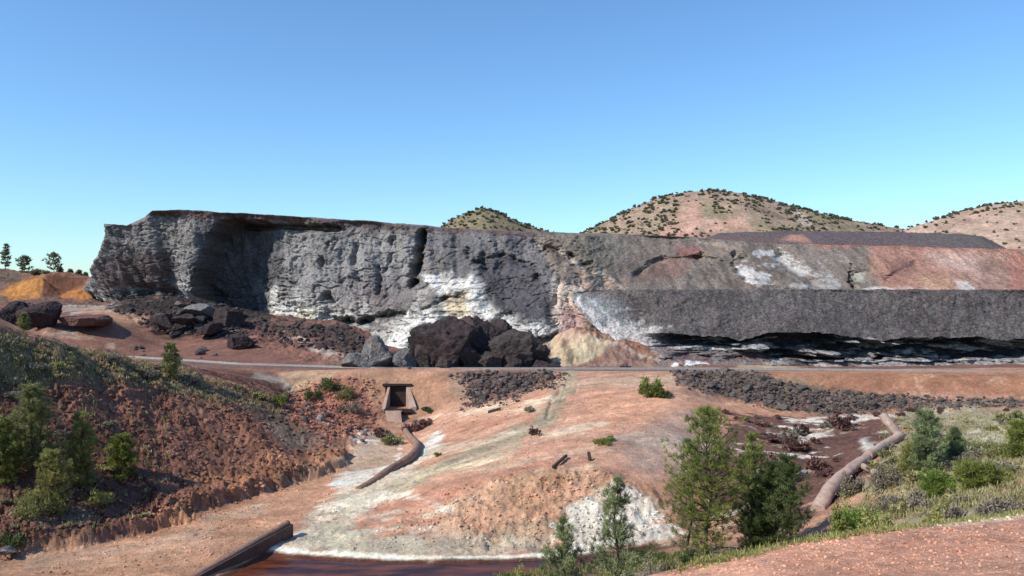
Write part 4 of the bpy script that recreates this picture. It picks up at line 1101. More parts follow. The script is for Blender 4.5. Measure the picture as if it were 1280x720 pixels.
MAT_boulder_pale = soil_material("grey boulder rock", scales=((0.6, 0.4), (2.2, 0.5), (7, 0.35)), bump=1.0, bump_d=0.5, attr=False, base=(0.20, 0.19, 0.18), hue=0.3)
MAT_boulder_mid = soil_material("brown grey boulder rock", scales=((0.6, 0.4), (2.2, 0.5), (7, 0.4)), bump=1.0, bump_d=0.5, attr=False, base=(0.075, 0.063, 0.058), hue=0.5)
MAT_boulder_red = soil_material("red boulder rock", scales=((0.6, 0.3), (2.2, 0.45), (7, 0.35)), bump=1.0, bump_d=0.5, attr=False, base=(0.17, 0.10, 0.085), hue=0.3)

def place_boulder(name, px, pyb, w, h, Y, seed, mat, label, group=None, cat='boulder', planes=16, noise=0.16, deep=0.8, sink=0.2, rz=0.0):
    V, T = rock_shape(seed, 5, planes, noise, 1.3, 1.0)
    mn, mx = V.min(0), V.max(0)
    V = (V - (mn + mx) / 2) / (mx - mn)                # unit box
    W = w * Y / F; H = h * Y / F * (1 + sink)
    V = V * np.array([W, W * deep, H])
    V[:, 2] += H / 2 - H * sink / (1 + sink)
    x, y, z = P(px, pyb, Y)
    fine_ = V.astype(np.float32)
    dn = fbm(fine_[:, 0] * 1.2 + seed, fine_[:, 1] * 1.2, fine_[:, 2] * 1.2, 5, 0.65)[:, None]
    V = V + V / (np.linalg.norm(V, axis=1)[:, None] + 1e-6) * (dn - 0.5 * np.abs(perlin(fine_[:, 0] * .9 + seed, fine_[:, 1] * .9, fine_[:, 2] * .9))[:, None]) * 0.10 * min(W, H)
    o = mesh_obj(name, tri_mesh(name, V, T, smooth=False), mat)
    o.location = (x, y, z); o.rotation_euler = (0, 0, rz)
    tag(o, label, cat, group)
    return o
BG = 'big boulders fallen at the foot of the cliff'
B = [
 (556, 461, 92, 66, 123.5, 11, MAT_boulder, 'largest dark boulder, purplish and rounded, leaning at the cliff foot beside the railway'),
 (606, 450, 62, 56, 126.5, 12, MAT_boulder, 'black jagged boulder just right of the largest rounded boulder'),
 (586, 461, 40, 34, 121.6, 13, MAT_boulder, 'dark boulder tucked against the lower right side of the largest boulder'),
 (636, 461, 60, 50, 123.2, 14, MAT_boulder_mid, 'pointed dark boulder with a lit top right of the black jagged one'),
 (612, 461, 34, 22, 120.8, 15, MAT_boulder_mid, 'low dark boulder at the railway below the jagged boulders'),
 (664, 461, 46, 32, 122.8, 16, MAT_boulder, 'low dark boulder before the slit under the cliff, rightmost of the big pile'),
 (676, 461, 22, 12, 121.0, 17, MAT_boulder, 'small dark boulder near the foot of the yellow mound'),
 (531, 461, 26, 42, 121.8, 18, MAT_boulder_mid, 'narrow dark boulder on the left flank of the largest boulder'),
 (474, 460, 44, 42, 122.0, 19, MAT_boulder_pale, 'upright faceted grey boulder left of a pale broken block by the railway'),
 (447, 461, 42, 20, 120.6, 20, MAT_boulder_pale, 'low wedge shaped grey boulder, leftmost of those beside the railway'),
 (506, 461, 30, 26, 121.4, 21, MAT_boulder_pale, 'pale broken block between the faceted grey boulder and the largest boulder'),
 (570, 420, 46, 26, 129.0, 22, MAT_boulder_mid, 'dark slab resting behind the top of the largest boulder'),
 (301, 437, 42, 22, 141.0, 23, MAT_boulder, 'single dark boulder on the red quarry floor with a long shadow'),
 (254, 394, 52, 15, 158.0, 24, MAT_boulder_pale, 'flat light topped boulder on the dark heap under the cliff recess'),
 (285, 408, 40, 26, 155.0, 25, MAT_boulder, 'black boulder at the right end of the dark heap'),
 (232, 404, 30, 12, 153.0, 26, MAT_boulder, 'flat dark slab in the middle of the dark heap'),
 (205, 410, 28, 18, 153.0, 27, MAT_boulder, 'dark boulder at the left end of the dark heap'),
 (262, 416, 34, 14, 150.0, 28, MAT_boulder, 'low dark boulder on the lower edge of the dark heap'),
 (358, 413, 26, 12, 156.0, 29, MAT_boulder_red, 'reddish boulder on the talus right of the dark heap'),
 (372, 437, 24, 9, 138.0, 30, MAT_boulder_red, 'low reddish boulder in the middle of the red floor'),
 (402, 442, 20, 12, 133.0, 31, MAT_boulder, 'small dark boulder on the spoil ridge left of the railway boulders'),
 (52, 409, 52, 34, 147.0, 32, MAT_boulder, 'blocky dark boulder with a flat top behind the left crest'),
 (14, 409, 44, 34, 148.5, 33, MAT_boulder, 'dark boulder at the left edge of the photo behind the crest'),
 (32, 396, 46, 18, 152.0, 34, MAT_boulder_red, 'reddish block wedged behind the two dark boulders at the left'),
 (-22, 408, 44, 32, 148.5, 35, MAT_boulder, 'dark boulder beyond the left end of the ledge'),
 (108, 406, 64, 13, 148.0, 36, MAT_boulder_red, 'long low red brown rock outcrop on the pale quarry floor'),
 (654, 448, 48, 32, 127.0, 41, MAT_boulder_mid, 'dark boulder on the slope above the low ones, under the white streaked rock'),
 (580, 440, 40, 46, 125.5, 42, MAT_boulder_mid, 'steep black boulder wedged between the largest and the jagged one'),
 (622, 436, 44, 38, 129.0, 43, MAT_boulder, 'dark boulder topping the jagged pile'),
 (596, 424, 26, 20, 128.5, 44, MAT_boulder, 'small black crag on the skyline of the boulder pile'),
 (645, 438, 24, 22, 129.5, 45, MAT_boulder_mid, 'brownish block leaning on the back of the pile near its right end'),
 (556, 461, 26, 14, 119.9, 46, MAT_boulder_mid, 'flat brownish slab at the railway before the largest boulder'),
 (640, 461, 26, 18, 120.6, 47, MAT_boulder, 'black angular block at the railway before the pointed boulder'),
 (692, 461, 18, 10, 121.2, 48, MAT_boulder_mid, 'small brownish block at the left edge of the yellow mound'),
 (780, 459, 12, 5, 121.0, 37, MAT_boulder_red, 'small brown boulder below the undercut white rock'),
]
for i, (a, bb, w, h, Y, sd, mt, lb) in enumerate(B):
    if a < -10: continue
    place_boulder('boulder', a, bb, w, h, Y, sd, mt, lb, BG, planes=9 + (i % 4) * 2, noise=0.045 + 0.02 * (i % 3))

# individually placed slag blocks, sharing a few shapes
rock_meshes = []
for k in range(10):
    V, T = rock_shape(100 + k, 2, 7 + k % 3, 0.02, 1.2, 0.8)
    me = tri_mesh('slag_block', V, T); me.materials.append(MAT_slag); rock_meshes.append(me)
pale_meshes = []
for k in range(4):
    V, T = rock_shape(200 + k, 2, 9, 0.06, 1.2, 0.7)
    me = tri_mesh('pale_block', V, T); me.materials.append(MAT_slag_grey); pale_meshes.append(me)
rr = random.Random(5)
def in_poly(x, y, poly):
    c = False; n = len(poly)
    for i in range(n):
        x0, y0 = poly[i]; x1, y1 = poly[(i + 1) % n]
        if (y0 > y) != (y1 > y) and x < (x1 - x0) * (y - y0) / (y1 - y0) + x0: c = not c
    return c
def rand_in(poly):
    xs = [p[0] for p in poly]; ys = [p[1] for p in poly]
    while True:
        x = rr.uniform(min(xs), max(xs)); y = rr.uniform(min(ys), max(ys))
        if in_poly(x, y, poly): return x, y
NUM = ['', 'second ', 'third ', 'fourth ', 'fifth ', 'sixth ', 'seventh ', 'eighth ', 'ninth ', 'tenth ', 'eleventh ', 'twelfth ']
def ordinals(items, label, limit=60):
    """things of one row told apart by their order in it; items: (px, object)"""
    if len(items) > limit: return
    items.sort(key=lambda t: t[0]); n = len(items)
    for i, (_, o) in enumerate(items):
        j = n - 1 - i
        if i <= j: q = (NUM[i] if i < 12 else '%dth ' % (i + 1)) ; side = 'leftmost' if i == 0 else q.strip() + ' from the left'
        else: q = (NUM[j] if j < 12 else '%dth ' % (j + 1)); side = 'rightmost' if j == 0 else q.strip() + ' from the right'
        side = side.replace('21th', '21st').replace('22th', '22nd').replace('23th', '23rd')
        o['label'] = label + ', ' + side
def rocks(count, poly, smin, smax, label, group, lo, hi, meshes=rock_meshes, name='slag_block', cat='rock', power=2.6):
    row = []
    for k in range(count):
        a, b = rand_in(poly); a += rr.gauss(0, 3.5); b += rr.gauss(0, 1.6); h = hit(a, b, lo, hi)
        if h is None: continue
        s = (smin + (smax - smin) * rr.random() ** power) * h[1] / F / 2
        o = bpy.data.objects.new(name, meshes[rr.randrange(len(meshes))]); C.objects.link(o)
        o.location = (h[0], h[1], h[2] + s * 0.25); o.scale = (s * rr.uniform(.85, 1.3), s * rr.uniform(.8, 1.2), s * rr.uniform(.7, 1.2))
        o.rotation_euler = (rr.uniform(-.5, .5), rr.uniform(-.5, .5), rr.uniform(0, 6.28))
        tag(o, label, cat, group); row.append((a, o))
    ordinals(row, label)
rocks(100, [(572, 468), (590, 466), (640, 465), (700, 466), (684, 478), (668, 480), (660, 492), (634, 490), (618, 501), (596, 503), (590, 488)], 3, 13, 'dark angular slag block in the tip below the railway, right of the culvert', 'slag blocks tipped right of the culvert', 95, 117)
rocks(125, [(842, 464), (930, 464), (1000, 488), (1120, 496), (1120, 512), (1040, 516), (980, 512), (900, 494), (858, 480)], 3, 13, 'dark slag block in the long tip below the railway on the right', 'slag blocks tipped below the railway on the right', 88, 117)
rocks(28, [(190, 398), (240, 378), (300, 392), (298, 418), (200, 418)], 6, 20, 'rough dark block on the heap below the cliff recess', 'blocks on the dark heap below the recess', 120, 190, name='heap_block')
rocks(16, [(118, 434), (150, 432), (262, 440), (262, 450), (190, 446), (118, 442)], 5, 14, 'red brown block in the row along the left stretch of railway', 'blocks along the left stretch of railway', 122, 160, name='trackside_block')
rocks(26, [(380, 500), (470, 540), (470, 560), (400, 545), (340, 500)], 4, 11, 'grey broken block on the tail of the left slope', 'blocks on the tail of the left slope', 80, 112, meshes=rock_meshes + pale_meshes, name='broken_block')
rocks(14, [(845, 456), (888, 456), (888, 460), (845, 460)], 3, 7, 'white stone beside the railway under the slag bench', 'white stones beside the railway', 112, 122, meshes=pale_meshes, name='white_stone')

rocks(40, [(500, 459), (530, 450), (690, 448), (700, 460), (500, 461)], 4, 16, 'dark fragment lying at the foot of the big boulder pile', 'fragments at the foot of the boulder pile', 117, 135, name='fragment')
# ---- loose stone that nobody could count
def scatter_stones(name, n, poly, smin, smax, lo, hi, tint, seed, kindlabel, use_soil=True, lift=0.2):
    r = np.random.RandomState(seed)
    Vs, Ts, Cs = [], [], []; base = 0
    shapes = [rock_shape(300 + seed + k, 1, 6, 0.03, 1.2, 0.8) for k in range(6)]
    for k in range(n):
        a, b = rand_in(poly); a += rr.gauss(0, 3.5); b += rr.gauss(0, 1.6); h = hit(a, b, lo, hi)
        if h is None: continue
        s = (smin + (smax - smin) * r.random_sample() ** 3) * h[1] / F / 2
        V, T = shapes[r.randint(6)]
        th = r.uniform(0, 6.28); c, s_n = math.cos(th), math.sin(th)
        W = V * np.array([s * r.uniform(.8, 1.4), s * r.uniform(.8, 1.3), s * r.uniform(.7, 1.2)])
        W = np.stack([W[:, 0] * c - W[:, 1] * s_n, W[:, 0] * s_n + W[:, 1] * c, W[:, 2]], 1) + np.array([h[0], h[1], h[2] + s * lift])
        Vs.append(W); Ts.append(T + base); base += len(V)
        if use_soil:
            i = int(np.clip(np.searchsorted(rowsY, h[1]), 0, nr - 1)); j = int(np.clip(np.searchsorted(colsP, a), 0, nc - 1))
            cc = col[i, j] * r.uniform(0.7, 1.35)
        else:
            cc = lin(tint) * r.uniform(0.6, 1.5)
        Cs.append(np.repeat(np.clip(cc, 0.01, 0.85)[None], len(V), 0))
    o = mesh_obj(name, tri_mesh(name, np.concatenate(Vs), np.concatenate(Ts), np.concatenate(Cs)), MAT_stone)
    tag(o, kindlabel, kind='stuff')
MAT_stone = soil_material("loose stone", scales=((3.0, 0.3),), bump=0.3, bump_d=0.05, hue=0.2, hue_cols=((1.1, 0.95, 0.9), (0.95, 1, 1.03)))
scatter_stones('gravel', 4200, [(0, 480), (110, 445), (345, 500), (435, 560), (300, 628), (0, 690)], 1.0, 6.5, 50, 112, None, 1, 'loose red brown clods on the left slope')
scatter_stones('rubble', 900, [(560, 470), (600, 466), (712, 467), (696, 484), (660, 490), (630, 506), (580, 512), (584, 488)], 2, 7, 95, 117, (100, 82, 74), 2, 'small slag rubble right of the culvert', False)
scatter_stones('rubble', 2400, [(838, 464), (935, 463), (1010, 487), (1140, 497), (1320, 501), (1320, 507), (1150, 513), (1060, 519), (960, 511), (850, 482)], 1.5, 7, 85, 117, (92, 80, 74), 3, 'small slag rubble below the railway on the right', False)
scatter_stones('gravel', 1500, [(430, 690), (560, 610), (750, 585), (850, 650), (760, 690)], 1.2, 5, 55, 80, None, 4, 'ochre gravel on the small bluff by the water')
scatter_stones('gravel', 900, [(380, 480), (470, 475), (475, 540), (400, 550), (340, 500)], 1.5, 6, 90, 117, None, 5, 'red rubble left of the culvert')
scatter_stones('gravel', 1600, [(820, 719), (1000, 678), (1279, 642), (1279, 719)], 1.2, 5, 12, 34, None, 6, 'pink gravel on the near slope')
scatter_stones('gravel', 900, [(30, 718), (170, 672), (430, 585), (440, 640), (240, 718)], 1.0, 4, 50, 95, None, 7, 'tan gravel on the creek flat')
scatter_stones('gravel', 900, [(700, 475), (900, 520), (880, 600), (560, 600), (560, 520)], 0.8, 3, 62, 112, None, 8, 'scattered pebbles on the salmon soil')
scatter_stones('rubble', 1200, [(140, 385), (220, 368), (345, 400), (450, 410), (470, 450), (380, 435), (300, 425), (190, 415)], 1.5, 7, 120, 200, (76, 66, 66), 9, 'dark rubble below the cliff', False)
scatter_stones('gravel', 700, [(1050, 655), (1100, 600), (1279, 560), (1279, 640)], 1.0, 4, 34, 80, None, 10, 'pale gravel among the shrubs on the right')

# ============================================================ RAILWAY
def sweep_box(pts, w, h, closed_caps=True):
    """box section swept along points (x, y, z at the foot)"""
    V, Fc = [], []
    n = len(pts)
    for i, p in enumerate(pts):
        a = Vector(pts[max(i - 1, 0)]); b = Vector(pts[min(i + 1, n - 1)]); t = (b - a); t.z = 0; t.normalize()
        s = Vector((-t.y, t.x, 0)) * w / 2; q = Vector(p)
        for sg, dz_ in ((-1, 0), (1, 0), (1, h), (-1, h)):
            V.append(tuple(q + s * sg + Vector((0, 0, dz_))))
    for i in range(n - 1):
        for k in range(4):
            Fc.append((i * 4 + k, i * 4 + (k + 1) % 4, i * 4 + 4 + (k + 1) % 4, i * 4 + 4 + k))
    Fc.append((3, 2, 1, 0)); e = (n - 1) * 4; Fc.append((e, e + 1, e + 2, e + 3))
    return V, Fc
def bm_mesh(name, V, Fc, bevel=0.0):
    me = bpy.data.meshes.new(name); me.from_pydata(V, [], Fc); me.update()
    return me
def bed(x):      # centre line distance for a px
    return float(np.interp(x, [-400, 150, 300, 480, 900, 1280, 1700], [158, 137, 123, 116, 115.6, 111.5, 111.5])) + 2.4
ppx = list(range(-60, 1380, 20))
zb = EZ - 12.0
line = [((a - 640) / F * bed(a), bed(a), zb) for a in ppx]
MAT_ballast = soil_material("ballast", scales=((1.5, 0.25), (6, 0.4)), bump=0.6, bump_d=0.08, attr=False, base=(0.21, 0.17, 0.145), hue=0.2)
MAT_rail = plain_material("worn rail steel", (0.36, 0.33, 0.30), 0.5, 0.2, 2.0, 0.0, 0.01, 0.5)
MAT_sleeper = plain_material("sleeper timber", (0.10, 0.075, 0.06), 0.9, 0.3, 3.0, 0.3, 0.02)
track = empty('railway_track', line[20]); tag(track, 'railway track running straight across below the cliff on a low bank', 'railway track', kind='structure')
loc = Vector(line[20])
def rel(V): return [tuple(Vector(v) - loc) for v in V]
V, Fc = sweep_box([(x, y, z - 0.15) for x, y, z in line], 2.5, 0.15); mesh_obj('ballast', bm_mesh('ballast', rel(V), Fc), MAT_ballast, track)
for off in (-0.72, 0.72):
    V, Fc = sweep_box([(x, y + off, z + 0.04) for x, y, z in line], 0.09, 0.16); mesh_obj('rail', bm_mesh('rail', rel(V), Fc), MAT_rail, track)
V, Fc = [], []
L0 = Vector(line[0]);
for (p, q) in zip(line[:-1], line[1:]):
    p, q = Vector(p), Vector(q); n_ = max(1, int((q - p).length / 0.8))
    t = (q - p).normalized(); s = Vector((-t.y, t.x, 0))
    for k in range(n_):
        c = p.lerp(q, k / n_) + Vector((0, 0, -0.05)); b0 = len(V)
        for dx_ in (-.12, .12):
            for dy_ in (-1.25, 1.25):
                for dz_ in (0, .12):
                    V.append(tuple(c + t * dx_ + s * dy_ + Vector((0, 0, dz_)) - loc))
        Fc += [(b0 + i for i in f) for f in ((0, 1, 3, 2), (4, 6, 7, 5), (0, 4, 5, 1), (2, 3, 7, 6), (1, 5, 7, 3), (0, 2, 6, 4))]
Fc = [tuple(f) for f in Fc]
tag(mesh_obj('sleepers', bm_mesh('sleepers', V, Fc), MAT_sleeper, track), kind='stuff')

# ============================================================ CULVERT UNDER THE RAILWAY
MAT_conc = soil_material("stained concrete", scales=((0.8, 0.2), (4, 0.2)), bump=0.4, bump_d=0.06, attr=False, base=(0.36, 0.26, 0.205), hue=0.3)
MAT_conc_dark = soil_material("shade dark concrete", scales=((0.8, 0.3), (4, 0.2)), bump=0.4, bump_d=0.06, attr=False, base=(0.05, 0.035, 0.03), hue=0.3)  # dark base stands in for the shade inside the culvert mouth
cul = empty('culvert', P(497, 511, 112)); tag(cul, 'small concrete culvert mouth set in the railway bank above the creek', 'culvert')
cl = Vector(cul.location)
def prism(name, quad_front, quad_back, mat, parent=cul, org=cl):
    V = [tuple(Vector(p) - org) for p in quad_front + quad_back]
    Fc = [(0, 1, 2, 3), (7, 6, 5, 4), (0, 4, 5, 1), (1, 5, 6, 2), (2, 6, 7, 3), (3, 7, 4, 0)]
    me = bpy.data.meshes.new(name); me.from_pydata(V, [], Fc)
    import bmesh
    bm = bmesh.new(); bm.from_mesh(me); bmesh.ops.recalc_face_normals(bm, faces=bm.faces)
    bmesh.ops.bevel(bm, geom=list(bm.edges), offset=0.03, segments=1, affect='EDGES'); bm.to_mesh(me); bm.free()
    return mesh_obj(name, me, mat, parent)
# lintel, a slab jutting over the mouth
prism('lintel', [P(478, 482.5, 113.6), P(515, 482.5, 113.6), P(515, 479.5, 113.6), P(478, 479.5, 113.6)], [P(478, 482.5, 115.4), P(515, 482.5, 115.4), P(515, 479.5, 115.4), P(478, 479.5, 115.4)], MAT_conc_dark)
prism('back_wall', [P(483, 513, 114.1), P(512, 513, 114.1), P(510, 482, 114.1), P(485, 482, 114.1)], [P(483, 513, 114.5), P(512, 513, 114.5), P(510, 482, 114.5), P(485, 482, 114.5)], MAT_conc_dark)
prism('wing_wall', [P(474, 520, 110.4), P(481, 514, 110.4), P(482, 510, 110.4), P(477, 512, 110.4)], [P(484, 513, 114.0), P(487.5, 513, 114.0), P(488, 482, 114.0), P(485, 482, 114.0)], MAT_conc)
prism('wing_wall', [P(512, 518, 110.4), P(521, 518, 110.4), P(520.5, 508, 110.4), P(512, 510, 110.4)], [P(507.5, 513, 114.0), P(512, 513, 114.0), P(512, 482, 114.0), P(507.5, 482, 114.0)], MAT_conc)
prism('apron', [P(480, 516, 109.6), P(516, 516, 109.6), P(516, 511.5, 109.6), P(480, 511.5, 109.6)], [P(484, 514, 114.0), P(511, 514, 114.0), P(511, 510, 114.0), P(484, 510, 114.0)], MAT_conc_dark)
prism('spillway', [P(485, 528, 107.8), P(495, 528, 107.8), P(503, 513.5, 109.2), P(481, 513.5, 109.2)], [P(486, 528, 109.4), P(496, 528, 109.4), P(503, 513, 110.4), P(482, 513, 110.4)], MAT_conc)
prism('pier', [P(494, 531, 107.4), P(503, 531, 107.4), P(501, 513.2, 108.4), P(494, 513.2, 108.4)], [P(494, 531, 108.6), P(503, 531, 108.6), P(501, 513.2, 109.2), P(494, 513.2, 109.2)], MAT_conc)

# ============================================================ OLD PIPES AND CHANNELS
def tube(pts, radii, seg=14, flat=1.0, noise=0.06, seed=0, hollow=False):
    import bmesh
    # resample
    P3 = [Vector(p) for p in pts]; fine_p, fine_r = [], []
    for i in range(len(P3) - 1):
        p0 = P3[max(i - 1, 0)]; p1 = P3[i]; p2 = P3[i + 1]; p3 = P3[min(i + 2, len(P3) - 1)]
        for k in range(10):
            t = k / 10
            fine_p.append(0.5 * ((2 * p1) + (p2 - p0) * t + (2 * p0 - 5 * p1 + 4 * p2 - p3) * t * t + (3 * p1 - p0 - 3 * p2 + p3) * t ** 3))
            fine_r.append(radii[i] * (1 - t) + radii[i + 1] * t)
    fine_p.append(P3[-1]); fine_r.append(radii[-1])
    V, Fc = [], []; n = len(fine_p)
    for i, p in enumerate(fine_p):
        t = (fine_p[min(i + 1, n - 1)] - fine_p[max(i - 1, 0)]).normalized()
        s = t.cross(Vector((0, 0, 1))).normalized(); u = s.cross(t).normalized()
        for k in range(seg):
            th = 2 * math.pi * k / seg
            r = fine_r[i] * (1 + noise * float(perlin(math.cos(th) * 1.3 + seed, math.sin(th) * 1.3, i * 0.35)))
            V.append(tuple(p + s * math.cos(th) * r + u * math.sin(th) * r * flat))
    for i in range(n - 1):
        for k in range(seg):
            Fc.append((i * seg + k, i * seg + (k + 1) % seg, (i + 1) * seg + (k + 1) % seg, (i + 1) * seg + k))
    if hollow:
        for e, sgn in ((0, 1), (n - 1, -1)):
            c = fine_p[e]; b0 = len(V)
            dirn = (fine_p[min(e + 1, n - 1)] - fine_p[max(e - 1, 0)]).normalized() * sgn
            for k in range(seg): V.append(tuple(c + (Vector(V[e * seg + k]) - c) * 0.8))
            for k in range(seg): V.append(tuple(c + (Vector(V[e * seg + k]) - c) * 0.8 + dirn * fine_r[e] * 2))
            for k in range(seg):
                k2 = (k + 1) % seg
                Fc.append((e * seg + k, e * seg + k2, b0 + k2, b0 + k)); Fc.append((b0 + k, b0 + k2, b0 + seg + k2, b0 + seg + k))
            Fc.append(tuple(b0 + seg + k for k in range(seg)))
    else:
        Fc.append(tuple(range(seg))); Fc.append(tuple(reversed(range((n - 1) * seg, n * seg))))
    return V, Fc
def tube_obj(name, pts, radii, mat, parent=None, org=Vector((0, 0, 0)), **k):
    V, Fc = tube(pts, radii, **k)
    me = bm_mesh(name, [tuple(Vector(v) - org) for v in V], Fc)
    import bmesh
    bm = bmesh.new(); bm.from_mesh(me); bmesh.ops.recalc_face_normals(bm, faces=bm.faces); bm.to_mesh(me); bm.free()
    for p in me.polygons: p.use_smooth = len(p.vertices) == 4
    return mesh_obj(name, me, mat, parent)
MAT_pipe = soil_material("crusted pipe", scales=((1.2, 0.25), (5, 0.3)), bump=0.5, bump_d=0.08, attr=False, base=(0.42, 0.31, 0.25), hue=0.3)
def g(px, py, lo, up=0.0):
    h = hit(px, py, lo); return Vector((h[0], h[1], h[2] + up))
pipe = empty('old_pipeline', g(1070, 585, 55)); po = Vector(pipe.location)
tag(pipe, 'broken brown pipeline winding across the dark river bed on the right', 'pipeline')
seg_pts = [(1121, 543, 55), (1098, 558, 55), (1078, 573, 55)]
a1 = [g(a, b + 4, lo, 0.5) for a, b, lo in ((1126, 546, 60), (1104, 560, 60), (1084, 573, 55))]
a2 = [g(a, b + 6, lo, u_) for a, b, lo, u_ in ((1084, 573, 55, .5), (1070, 584, 55, .6), (1054, 598, 50, .65), (1038, 615, 50, .6), (1022, 634, 50, .15))]
tube_obj('pipe_section', a1, [0.44, 0.44, 0.46], MAT_pipe, pipe, po, seed=1, noise=0.2)
tube_obj('pipe_section', a2, [0.46, 0.5, 0.54, 0.58, 0.56], MAT_pipe, pipe, po, seed=2, flat=0.8, noise=0.22)
tb_ = g(1124, 548, 60, 0.3)
tube_obj('pipe_section', [tb_, tb_ + Vector((-0.75, 0.6, 1.1)), tb_ + Vector((-1.2, 1.2, 2.0))], [0.6, 0.66, 0.6], MAT_pipe, pipe, po, seed=3, flat=0.7, noise=0.2)
a4 = [g(1072, 585, 50, 0.35), g(1088, 592, 50, 0.3), g(1102, 600, 50, 0.2)]
tube_obj('pipe_branch', a4, [0.28, 0.28, 0.26], MAT_pipe, pipe, po, seed=4, noise=0.2)

gp = empty('outfall_pipe', g(515, 565, 80)); go_ = Vector(gp.location)
MAT_pipe_brown = soil_material("brown crusted pipe", scales=((1.2, 0.3), (5, 0.4)), bump=0.6, bump_d=0.08, attr=False, base=(0.26, 0.165, 0.125), hue=0.3)
tag(gp, 'curving crusted pipe running from the culvert down to the creek', 'pipe')
p1 = [g(504, 534, 90, 0.3), g(510, 547, 85, 0.35), g(521, 560, 80, 0.35), g(516, 573, 78, 0.35), g(500, 584, 76, 0.3)]
p2 = [g(500, 584, 76, 0.3), g(484, 592, 74, 0.2), g(466, 602, 72, 0.0), g(448, 612, 70, -0.1)]
tube_obj('pipe_section', p1, [0.32, 0.38, 0.5, 0.48, 0.42], MAT_pipe_brown, gp, go_, seed=5)
tube_obj('pipe_section', p2, [0.42, 0.40, 0.38, 0.35], MAT_pipe_brown, gp, go_, seed=6)

MAT_chan = soil_material("weathered shade-painted channel", scales=((0.8, 0.3), (4, 0.3)), bump=0.5, bump_d=0.08, attr=False, base=(0.12, 0.08, 0.065), hue=0.3)  # dark base paints in the shade of the side facing away from sun
ch = empty('channel_wall', P(300, 690, 59.5)); co = Vector(ch.location)
tag(ch, 'dark weathered shade-painted channel wall slanting up from the bottom edge beside the rusty pool', 'channel')
q0 = Vector(P(205, 742, 53.0)); q1 = Vector(P(360, 653, 63.8))
tube_obj('coping', [q0, q0.lerp(q1, .33), q0.lerp(q1, .66), q1], [0.30, 0.32, 0.32, 0.26], MAT_pipe_brown, ch, co, seed=7, flat=0.7)
V, Fc = sweep_box([tuple(q0.lerp(q1, t) + Vector((0.25, 0, -1.35 - 0.25 * t + 0.25))) for t in (0, .25, .5, .75, 1)], 0.42, 1.25)
mesh_obj('side_wall', bm_mesh('side_wall', [tuple(Vector(v) - co) for v in V], Fc), MAT_chan, ch)
V, Fc = sweep_box([tuple(q0.lerp(q1, t) + Vector((0.55, -0.1, -1.5 - 0.2 * t))) for t in (0, .25, .5, .75, 1)], 0.5, 0.22)
mesh_obj('footing', bm_mesh('footing', [tuple(Vector(v) - co) for v in V], Fc), MAT_pipe, ch)

MAT_wood = plain_material("old timber", (0.075, 0.045, 0.035), 0.9, 0.3, 6.0, 0.4, 0.02)
def beam(name, a, b, r, label, mat=MAT_wood):
    V, Fc = sweep_box([tuple(a), tuple(b)], r, r)
    o = mesh_obj(name, bm_mesh(name, [tuple(Vector(v) - a) for v in V], Fc), mat); o.location = a
    tag(o, label, 'timber'); return o
beam('timber_beam', g(691, 587, 60, 0.05), g(708, 574, 60, 0.15), 0.22, 'dark old beam lying above the ochre bluff')
pa = g(738, 577, 60, -0.1); beam('timber_stump', pa, pa + Vector((-0.12, 0.45, 0.62)), 0.3, 'short dark post stump beside the top of the ochre bluff')
beam('grey_plank', g(610, 517, 85, 0.05), g(626, 513, 85, 0.1), 0.25, 'weathered plank lying on the pale streak left of the dirt track')
place_boulder('stone_slab', 8, 692, 26, 9, 58.5, 61, MAT_boulder_pale, 'pale slab over a dark hole in the lower left corner', cat='rock', sink=0.2)

# ============================================================ PLANTS
def leaf_mesh(name, C_, D_, L_, W_, tone):
    """many needles or leaves: start points, unit directions, lengths, widths, tone 0..1"""
    n = len(C_); r = np.random.RandomState(n)
    side = np.cross(D_, r.normal(size=(n, 3))); side /= np.linalg.norm(side, axis=1)[:, None] + 1e-9
    a = C_ - side * W_[:, None] / 2; b = C_ + side * W_[:, None] / 2
    m1 = C_ + D_ * L_[:, None] * 0.6 + side * W_[:, None] * 0.5; tip = C_ + D_ * L_[:, None]
    V = np.stack([a, b, m1, tip], 1).reshape(-1, 3)
    T = np.arange(n * 4).reshape(n, 4)
    cc = np.repeat(np.stack([tone] * 3, 1), 4, axis=0)
    return tri_mesh(name, V, T, cc)

def limb(V, Fc, pts, r0, r1, seg=6):
    b0 = len(V); n = len(pts)
    for i, p in enumerate(pts):
        t = (pts[min(i + 1, n - 1)] - pts[max(i - 1, 0)]); t = t.normalized() if t.length > 0 else Vector((0, 0, 1))
        s = t.cross(Vector((0.3, 0.2, 1)) if abs(t.z) < 0.9 else Vector((1, 0, 0))).normalized(); u = s.cross(t)
        r = r0 + (r1 - r0) * i / (n - 1)
        for k in range(seg):
            th = 2 * math.pi * k / seg; V.append(tuple(p + s * math.cos(th) * r + u * math.sin(th) * r))
    for i in range(n - 1):
        for k in range(seg):
            Fc.append((b0 + i * seg + k, b0 + i * seg + (k + 1) % seg, b0 + (i + 1) * seg + (k + 1) % seg, b0 + (i + 1) * seg + k))

